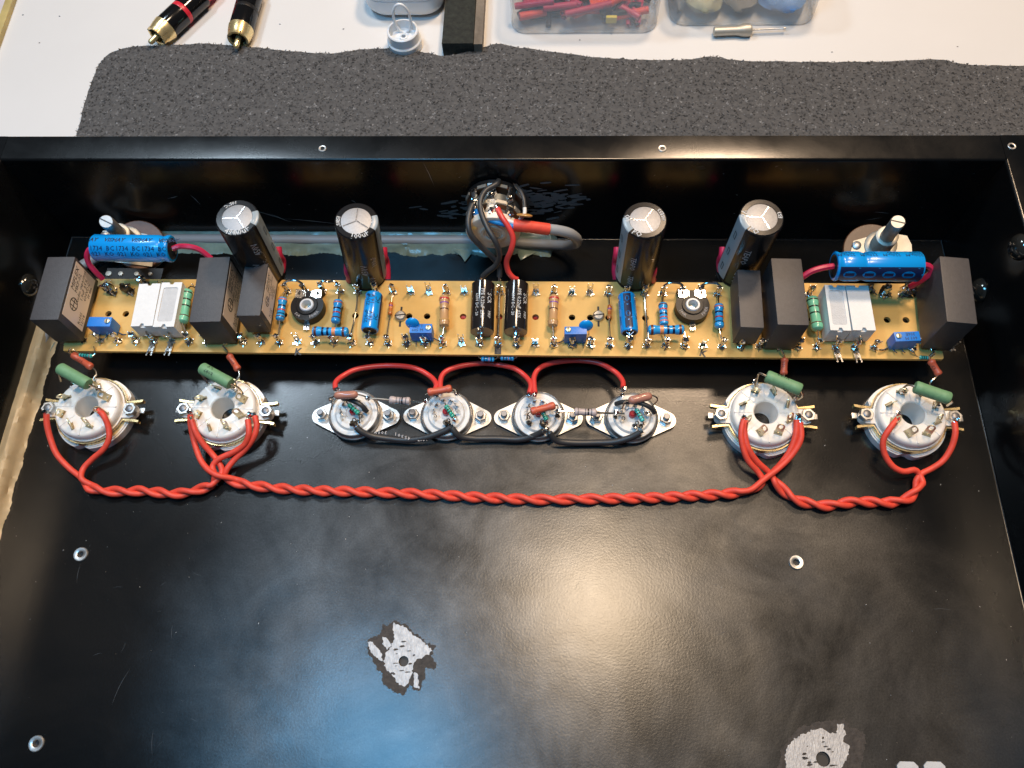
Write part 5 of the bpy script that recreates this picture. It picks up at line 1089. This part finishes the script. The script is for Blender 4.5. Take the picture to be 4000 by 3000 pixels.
# ------------------------------------------------------------------ side potentiometers with upright shafts
def side_pot(label, px, py, ztop, px2, py2, zpl, rz, dark):
    T = P(px, py, ztop); B = P(px2, py2, zpl); root = thing('shaft_potentiometer', (B.x, B.y, 0), label, 'potentiometer', 'potentiometers with upright slotted shafts'); root.rotation_euler = (0, 0, 0)
    tilt = V((T.x - B.x, T.y - B.y, ztop - zpl)); M, L = frame(V((0, 0, zpl)), V((0, 0, zpl)) + tilt, face=V((0, -1, 0))); Mz = M @ Matrix.Rotation(rz + pi / 2, 4, 'Z')
    M2 = M @ TL((1, -4 if px > 2000 else 5, 0)); g = MB(); g.lathe([(12, -5.2), (12, -1.4), (11.6, -.95), (.01, -.95)], m_potplastic, M2, n=40); g.lathe([(11.2, -11), (11.2, -5.2)], m_sil, M2, n=36); obj('pot_body', g, root)
    g = MB(); pl = [(-12.5, -11), (12.5, -11), (13, -1), (11.5, 3.4), (8, 4.4), (-6, 4.4), (-11.4, 3.2), (-13, -2)]
    g.prism(pl, -.9, 0, m_sil, M=Mz); g.lathe([(7.0, 0), (7.0, .5), (6.6, .7), (4.6, .7)], m_sil, M, n=30, cap=False); obj('cover_plate', g, root)
    hb = L * .42; pr = [(4.6, .6)]; k = int((hb - .8) / .75)
    for i in range(k): z = .8 + i * .75; pr += [(4.75, z), (4.35, z + .37)]
    pr += [(4.7, hb - .2), (4.3, hb), (3.1, hb)]
    g = MB(); g.lathe(pr, m_sil, M, n=32, cap=False); obj('threaded_bushing', g, root)
    g = MB(); g.lathe([(3.0, hb - 1), (3.0, L - .5), (2.7, L), (.01, L)], m_shaft, M, n=28, cap=False); obj('shaft', g, root)
    g = MB(); g.box((0, 0, L), (.55, 6.0, .12), m_ink, M @ Matrix.Rotation(R(-20), 4, 'Z')); obj('shaft_slot', g, root)
    g = MB(); g.lathe([(2.0, 0), (1.9, .7), (1.0, 1.1), (.01, 1.1)], m_steel, Mz @ TL((-10.2, .9, 0)), n=16); obj('plate_rivet', g, root)
    g = MB(); g.lathe([(2.0, 0), (1.9, .7), (1.0, 1.1), (.01, 1.1)], m_steel, Mz @ TL((9.6, -5.8, 0)), n=16); obj('plate_rivet', g, root)
side_pot('potentiometer with a slotted shaft at the left end, mostly hidden by the bright blue capacitor', 414, 865, 45, 498, 940, 14, R(0), 0)
side_pot('potentiometer with threaded bushing and slotted shaft behind the right blue capacitor', 3508, 866, 47, 3440, 958, 18, R(0), 0)
g = MB(); pp = P(525, 1078, 12); root = thing('terminal_strip', pp, 'black terminal strip with grey rivets under the left blue capacitor', 'terminal strip')
g.box((0, 0, 0), (27, 7.5, 1.6), m_blackplastic); obj('strip_body', g, root)
for dx, r_ in ((-12, 1.5), (-6.2, 1.2), (1.5, 1.2), (8, 1.0)): g = MB(); g.lathe([(r_, .8), (r_ * .9, 1.4), (.01, 1.5)], m_sil, TL((dx, .5, 0)), n=14); obj('strip_rivet', g, root)
# red wires that show through the board holes
wire('crimson wire hidden under the middle of the board, seen through its holes', [P(1690, 1215, 9), P(1780, 1238, 12), P(1900, 1240, 12), P(2066, 1238, 12), P(2130, 1238, 12), P(2165, 1250, 9)], 1.9, m_redwire, name='hidden_wire', ends=False)
wire('crimson wire under the right end of the board, seen through a hole', [P(3380, 1230, 9), P(3418, 1250, 12), P(3424, 1262, 10)], 1.5, m_redwire, name='hidden_wire', ends=False)

# ------------------------------------------------------------------ things on the table behind
TZ = -6.0
def rca(label, tip, mid, back, bandm, r):
    a, b = P(*tip, TZ + r), P(*back, TZ + r); d = (b - a).normalized(); root = thing('phono_plug', (a.x, a.y, TZ), label, 'plug', 'gold phono plugs'); o = V((a.x, a.y, TZ)); M, L = frame(a - o, a - o + d * 60)
    g = MB(); g.lathe([(.01, 0), (1.0, .1), (1.55, .9), (1.6, 9), (1.6, 12)], m_gold, M, n=20, cap=False); obj('centre_pin', g, root)
    g = MB(); g.lathe([(4.4, 8.6), (4.4, 6.0), (5.2, 5.6), (5.9, 5.7), (6.0, 8), (6.4, 9), (7.0, 13.2), (7.1, 14.0), (6.6, 14.2)], m_gold, M, n=40, cap=False); g.lathe([(.01, 9.5), (4.4, 9.5)], m_blackplastic, M, n=24, cap=False); obj('gold_shell', g, root)
    g = MB()
    for k in range(4): g.box((5.05, 0, 6.6), (1.9, .5, 2.2), m_ink, M @ Matrix.Rotation(R(90 * k + 30), 4, 'Z'))
    obj('shell_slot', g, root)
    g = MB(); g.lathe([(6.6, 14.2), (6.8, 14.8), (6.9, 26), (6.5, 26.4)], mat('black_chrome', (.05, .05, .052), .12, .9), M, n=40, cap=False); obj('barrel', g, root)
    g = MB(); g.lathe([(6.7, 26.2), (6.8, 26.6), (6.8, 28.6), (6.6, 29)], bandm, M, n=36, cap=False); obj('colour_ring', g, root)
    pr = []; 
    mk = MATS['black_chrome']; g = MB(); nn, kk = 40, 12
    vs = []; 
    for j in range(kk + 1):
        for i in range(nn): rr = 6.6 + .28 * ((i + j) % 2) ; th = 2 * pi * (i) / nn; vs.append((rr * math.cos(th), rr * math.sin(th), 29 + j * 1.2))
    g.add(vs, [(j * nn + i, j * nn + (i + 1) % nn, (j + 1) * nn + (i + 1) % nn, (j + 1) * nn + i) for j in range(kk) for i in range(nn)], mk, M); obj('knurled_grip', g, root)
    g = MB(); g.lathe([(6.6, 43.4), (5.6, 45), (5.4, 52), (3.5, 56), (3.2, 90)], bandm if 'red' in label else mk, M, n=30, cap=False); obj('strain_relief', g, root)
rca('gold phono plug with a red ring, pointing down left at the mat', (584, 168), 0, (905, -130), mat('red_ring', (.6, .02, .04), .35), 7)
rca('gold phono plug with a black barrel, pointing straight at the mat edge', (921, 186), 0, (1010, -120), m_blackplastic, 7)
# white charging case
p0, p1 = P(1397, 60, 10), P(1722, 60, 10); cw = (p1 - p0).length; cc = (p0 + p1) / 2; fy = P(1560, 128, TZ).y
root = thing('white_case', (cc.x, fy + 14, TZ), 'white rounded plastic case with a lid seam, cut by the top edge', 'case')
def loft(mb, layers, m):
    vs = []; k = None
    for cx_, cy_, w_, h_, r_, z_ in layers:
        o_ = rrect(cx_, cy_, w_, h_, r_, 8); k = len(o_); vs += [(x, y, z_) for x, y in o_]
    n = len(layers); mb.add(vs, [(i * k + j, i * k + (j + 1) % k, (i + 1) * k + (j + 1) % k, (i + 1) * k + j) for i in range(n - 1) for j in range(k)] + [tuple(range(k - 1, -1, -1)), tuple((n - 1) * k + j for j in range(k))], m)
def pill(z0, z1, w_, h_, e, top=True, bot=True):
    L_ = []
    if bot: L_ += [(0, 18, w_ - 2 * e * (1 - math.sin(a)), h_ - 2 * e * (1 - math.sin(a)), 12 - e * .4 * (1 - math.sin(a)), z0 + e * (1 - math.cos(a))) for a in [R(q * 15) for q in range(1, 7)]]
    else: L_ += [(0, 18, w_, h_, 12, z0)]
    if top: L_ += [(0, 18, w_ - 2 * e * (1 - math.cos(a)), h_ - 2 * e * (1 - math.cos(a)), 12 - e * .4 * (1 - math.cos(a)), z1 - e * (1 - math.sin(a))) for a in [R(q * 15) for q in range(0, 6)]]
    else: L_ += [(0, 18, w_, h_, 12, z1)]
    return L_
g = MB(); loft(g, pill(0, 13, cw, 46, 8, False), m_whiteplastic); obj('case_base', g, root)
g = MB(); loft(g, pill(13.5, 23, cw, 46, 8, True, False), m_whiteplastic); obj('case_lid', g, root)
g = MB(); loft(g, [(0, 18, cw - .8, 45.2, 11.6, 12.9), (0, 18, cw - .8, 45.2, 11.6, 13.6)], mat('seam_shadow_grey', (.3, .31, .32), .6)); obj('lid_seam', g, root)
pc = P(1578, 150, TZ + 6); root = thing('cable_clip', (pc.x, pc.y, TZ), 'small white round clip with an upright oval loop before the white case', 'clip')
g = MB(); g.lathe([(9.2, 0), (9.6, .8), (9.6, 5.4), (9.0, 6.0), (8.8, 6.2), (8.8, 11.5), (8.2, 12), (7.6, 12), (7.6, 6.4), (2.2, 6.4), (2.2, 7.6), (1.2, 7.6), (1.1, 5)], m_whiteplastic, n=40, cap=False); obj('clip_body', g, root)
g = MB(); g.tube([(4.6 * math.cos(a), 4.5, 15.5 + 9.5 * math.sin(a)) for a in [2 * pi * i / 22 for i in range(23)]], .8, m_whiteplastic, n=8, step=1.2); obj('oval_loop', g, root)
# dark block
q = [P(1735, 219, TZ), P(1850, 219, TZ)]; bw = (q[1] - q[0]).length
root = thing('dark_block', ((q[0].x + q[1].x) / 2, q[0].y, TZ), 'tall dark rough block standing on the table between the case and the boxes', 'block')
g = MB(); g.box((0, 46, 4.5), (bw + 1, 92, 9), mat('rough_dark_cork', (.022, .026, .020), .85, c2=(.006, .007, .006), vs=350, bump=1, bs=500), bev=.7); obj('block_core', g, root)
g = MB(); g.box((bw / 2 + 3.0, 46, 4.2), (4.6, 92, 8.4), mat('worn_brown_edge', (.16, .13, .10), .7, var=.3, vs=120, bump=.4)); obj('edge_strip', g, root)
# clear boxes
m_clear = mat('cloudy_clear_plastic', (.78, .80, .80), .22, alpha=.30, rvar=.08, rs=30)
def clear_box(label, x0, x1, y1, items, hh=26):
    a, b = P(x0, y1, TZ), P(x1, y1, TZ); W = (b - a).length; L = 80; root = thing('clear_plastic_box', ((a.x + b.x) / 2, a.y + L / 2, TZ), label, 'plastic box', 'clear plastic boxes')
    o1, o2 = rrect(0, 0, W, L, 9, 6), rrect(0, 0, W - 2.4, L - 2.4, 8, 6)
    g = MB(); g.prism(o1, 1.2, hh, m_clear, [o2]); g.prism(rrect(0, 0, W - .4, L - .4, 9, 6), 0, 1.2, m_clear); obj('box_wall', g, root)
    g = MB(); g.prism(rrect(0, 0, W + 2.4, L + 2.4, 10, 6), hh - 1.5, hh, m_clear, [o2]); obj('box_rim', g, root)
    return root.location / S, W, L
o, W, L = clear_box('clear box full of crimson and black sleeving cut by the top edge', 1995, 2570, 135, 0)
cols = dict(pink=(m_pink, 'crimson'), black=(m_blackplastic, 'black'), red=(m_redwire, 'red'))
k = 0
def bit(name, label, cat, pos, a, ln, r, m, tilt=0.0, hollow=True):
    root = thing(name, pos, label, cat, 'sleeving offcuts in the clear box', a); M = Matrix.Rotation(R(90) - tilt, 4, 'Y'); g = MB()
    pr = [(r * .7, -ln / 2), (r, -ln / 2), (r, ln / 2), (r * .7, ln / 2), (r * .7, -ln / 2)]; g.lathe(pr, m, M, n=14, cap=False); obj('tube_wall', g, root)
rr = random.Random(5)
m_yel = mat('yellow_tape', (.75, .6, .03), .4)
bits = [(-14, -31, 20, 3, 'pink', 2), (-30, -30, 22, 0, 'pink', 1.8), (2, -34, 26, 8, 'pink', 1.9), (-48 + 20, -24, 16, 170, 'pink', 2), (20, -28, 13, 35, 'red', 2.2), (12, -14, 20, 100, 'red', 2.4), (-8, -18, 24, 15, 'black', 3), (-2, -8, 26, 160, 'black', 2.4), (18, -16, 18, 120, 'black', 2.2), (27, -33, 12, 150, 'pink', 1.8), (-22, -14, 18, 60, 'pink', 1.6), (-10, -26, 20, 140, 'pink', 1.5), (8, -24, 22, 20, 'black', 2.6), (-30, -16, 20, 75, 'red', 1.8), (24, -8, 20, 80, 'black', 2.2), (0, 4, 30, 10, 'red', 3), (-20, 2, 30, 150, 'pink', 2.2)]
desc = ['near the front wall', 'in the front left corner', 'long, along the front wall', 'short, over the left corner', 'open end facing out', 'upright in the middle', 'thick, left of middle', 'crossing the pile', 'leaning right', 'in the front right corner', 'leaning left', 'thin, under the others', 'thick, in the middle', 'at the left wall', 'at the right wall', 'fat, toward the back', 'toward the back left']
for (x, y, ln, a, cl, r_), d_ in zip(bits, desc):
    m_, nm = cols[cl]; bit('sleeving_offcut', f'{nm} sleeving offcut in the clear box, {d_}', 'sleeving', o + V((x * .95, y, 5 + r_ + rr.uniform(0, 7))), R(a), ln, r_, m_, R(rr.uniform(-10, 10)))
g = MB(); rq = random.Random(3)
for k in range(150):
    x, y = rq.uniform(-W / 2 + 8, W / 2 - 8), rq.uniform(-L / 2 + 7, L / 2 - 8); mm = rq.choice((m_blackplastic, m_blackplastic, m_pink, m_redwire, m_blackwire, m_pink)); r_ = rq.uniform(1.0, 2.4); ln = rq.uniform(8, 20); a = rq.uniform(0, pi)
    M = TL((o.x + x, o.y + y, TZ + 2 + r_ + rq.uniform(0, 4.5))) @ Matrix.Rotation(a, 4, 'Z') @ Matrix.Rotation(R(90 + rq.uniform(-9, 9)), 4, 'Y')
    ln = min(ln, 2 * (W / 2 - 4 - abs(x)) / max(.05, abs(math.cos(a))), 2 * (L / 2 - 3 - abs(y)) / max(.05, abs(math.sin(a)))); g.lathe([(r_ * .7, -ln / 2), (r_, -ln / 2), (r_, ln / 2), (r_ * .7, ln / 2)], mm, M, n=10, cap=False)
tag(obj('sleeving_pile', g), 'dark heap of small sleeving scraps filling the bottom of the clear box', 'sleeving', None, 'stuff')
for x, y, z, a, lb, m_, sz in ((-17, -24, 14, -24, 'pale grey tag strip lying on the sleeving in the box', mat('pale_grey_strip', (.62, .66, .66), .5), (20, 4.5, 1)), (12, -26, 13, 12, 'orange red flat strip lying on the sleeving in the box', mat('orange_red_strip', (.75, .07, .03), .45), (20, 10, .8)), (15, -36.5, 7, 0, 'yellow tape piece at the front of the sleeving box', m_yel, (6, 2, 4))):
    root = thing('flat_strip', o + V((x, y, z)), lb, 'strip', None, R(a)); g = MB(); g.box((0, 0, 0), sz, m_, bev=.3); obj('strip_body', g, root)
o, W, L = clear_box('clear box with blurred blue and olive contents at the top edge', 2615, 3184, 104, 0)
for i, (x, y, z, sz, c, lb) in enumerate(((-22, -22, 8, (22, 30, 13), (.45, .44, .26), 'pale olive packet in the second clear box'), (-2, -18, 7, (20, 34, 11), (.16, .14, .10), 'brown bundle in the middle of the second clear box'), (22, -20, 9, (26, 34, 15), (.12, .27, .55), 'blue packet in the second clear box'), (-36, -20, 7, (8, 30, 11), (.08, .08, .07), 'dark packet at the left wall of the second clear box'))):
    root = thing('packet', o + V((x, y, 2)), lb, 'packet'); g = MB(); g.blob((0, 0, z * .8), 1, mat('packet_%d' % i, c, .6, var=.25, vs=120, bump=.5, bs=90), (sz[0] / 1.8, sz[1] / 1.8, z * .8), lump=.25, seed=i, n=24, rings=14); obj('packet_body', g, root)
# little needle tip tool
a, b = P(2787, 124, TZ + 3.2), P(3068, 112, TZ + 3.2); L = (b - a).length; root = thing('needle_tip', (a.x, a.y, TZ), 'small metal needle tip with a turned collar lying before the second box', 'nozzle'); M, _ = frame(V((0, 0, 3.4)), V((0, 0, 3.4)) + (b - a))
g = MB(); g.lathe([(2.0, 0), (2.4, .2), (2.5, .6), (2.5, L * .32), (3.2, L * .38), (3.5, L * .43), (3.5, L * .50), (3.0, L * .51), (2.9, L * .525), (1.2, L * .53)], m_sil, M, n=32); obj('collar', g, root)
g = MB(); g.lathe([(.5, L * .5), (.5, L * .96), (.75, L * .97), (.75, L), (.01, L)], m_steel, M, n=12, cap=False); obj('needle', g, root)
# rule at the far left
a, b = P(-40, 265, TZ + 2), P(75, -60, TZ + 2); d = (b - a); root = thing('wooden_rule', (a.x, a.y, TZ), 'yellowish wooden rule crossing the top left corner', 'ruler', None, math.atan2(d.y, d.x))
g = MB(); g.box((d.length / 2, 2, 1.6), (d.length + 60, 4.6, 3.2), mat('yellow_wood', (.42, .33, .13), .5, var=.3, vs=40), bev=.3); obj('rule_edge', g, root)
g = MB(); g.box((d.length / 2, 8.5, 1.2), (d.length + 60, 8, 1.6), mat('pale_pinkish_card', (.55, .50, .52), .6, var=.1, vs=50)); obj('rule_face', g, root)
# crumbs on the table
g = MB()
for px, py in ((90, 59), (233, 64), (155, 168), (2388, 133), (630, 132), (1342, 114), (1094, 95), (3740, 183), (2265, 157), (2195, 62), (3250, 204)):
    p = P(px, py, TZ); g.blob((p.x, p.y, TZ + .2), .42, m_bolt, (1.3, .7, .5), n=6, rings=4, lump=.6, seed=px)
tag(obj('table_crumbs', g), kind='stuff')
# pale foot plates at the bottom right corner of the floor
for px, lb in ((3545, 'pale grey foot tab at the bottom edge, the left one of two'), (3650, 'pale grey foot tab at the bottom edge, the right one of two')):
    p = P(px, 3010, .2); root = thing('metal_tab', p, lb, 'tab', 'pale tabs at the bottom edge'); g = MB(); g.prism([(-3.8, -4), (3.8, -4), (3.8, 1.6), (2.4, 3), (-2.4, 3), (-3.8, 1.6)], 0, .8, m_cementf); obj('tab_plate', g, root)
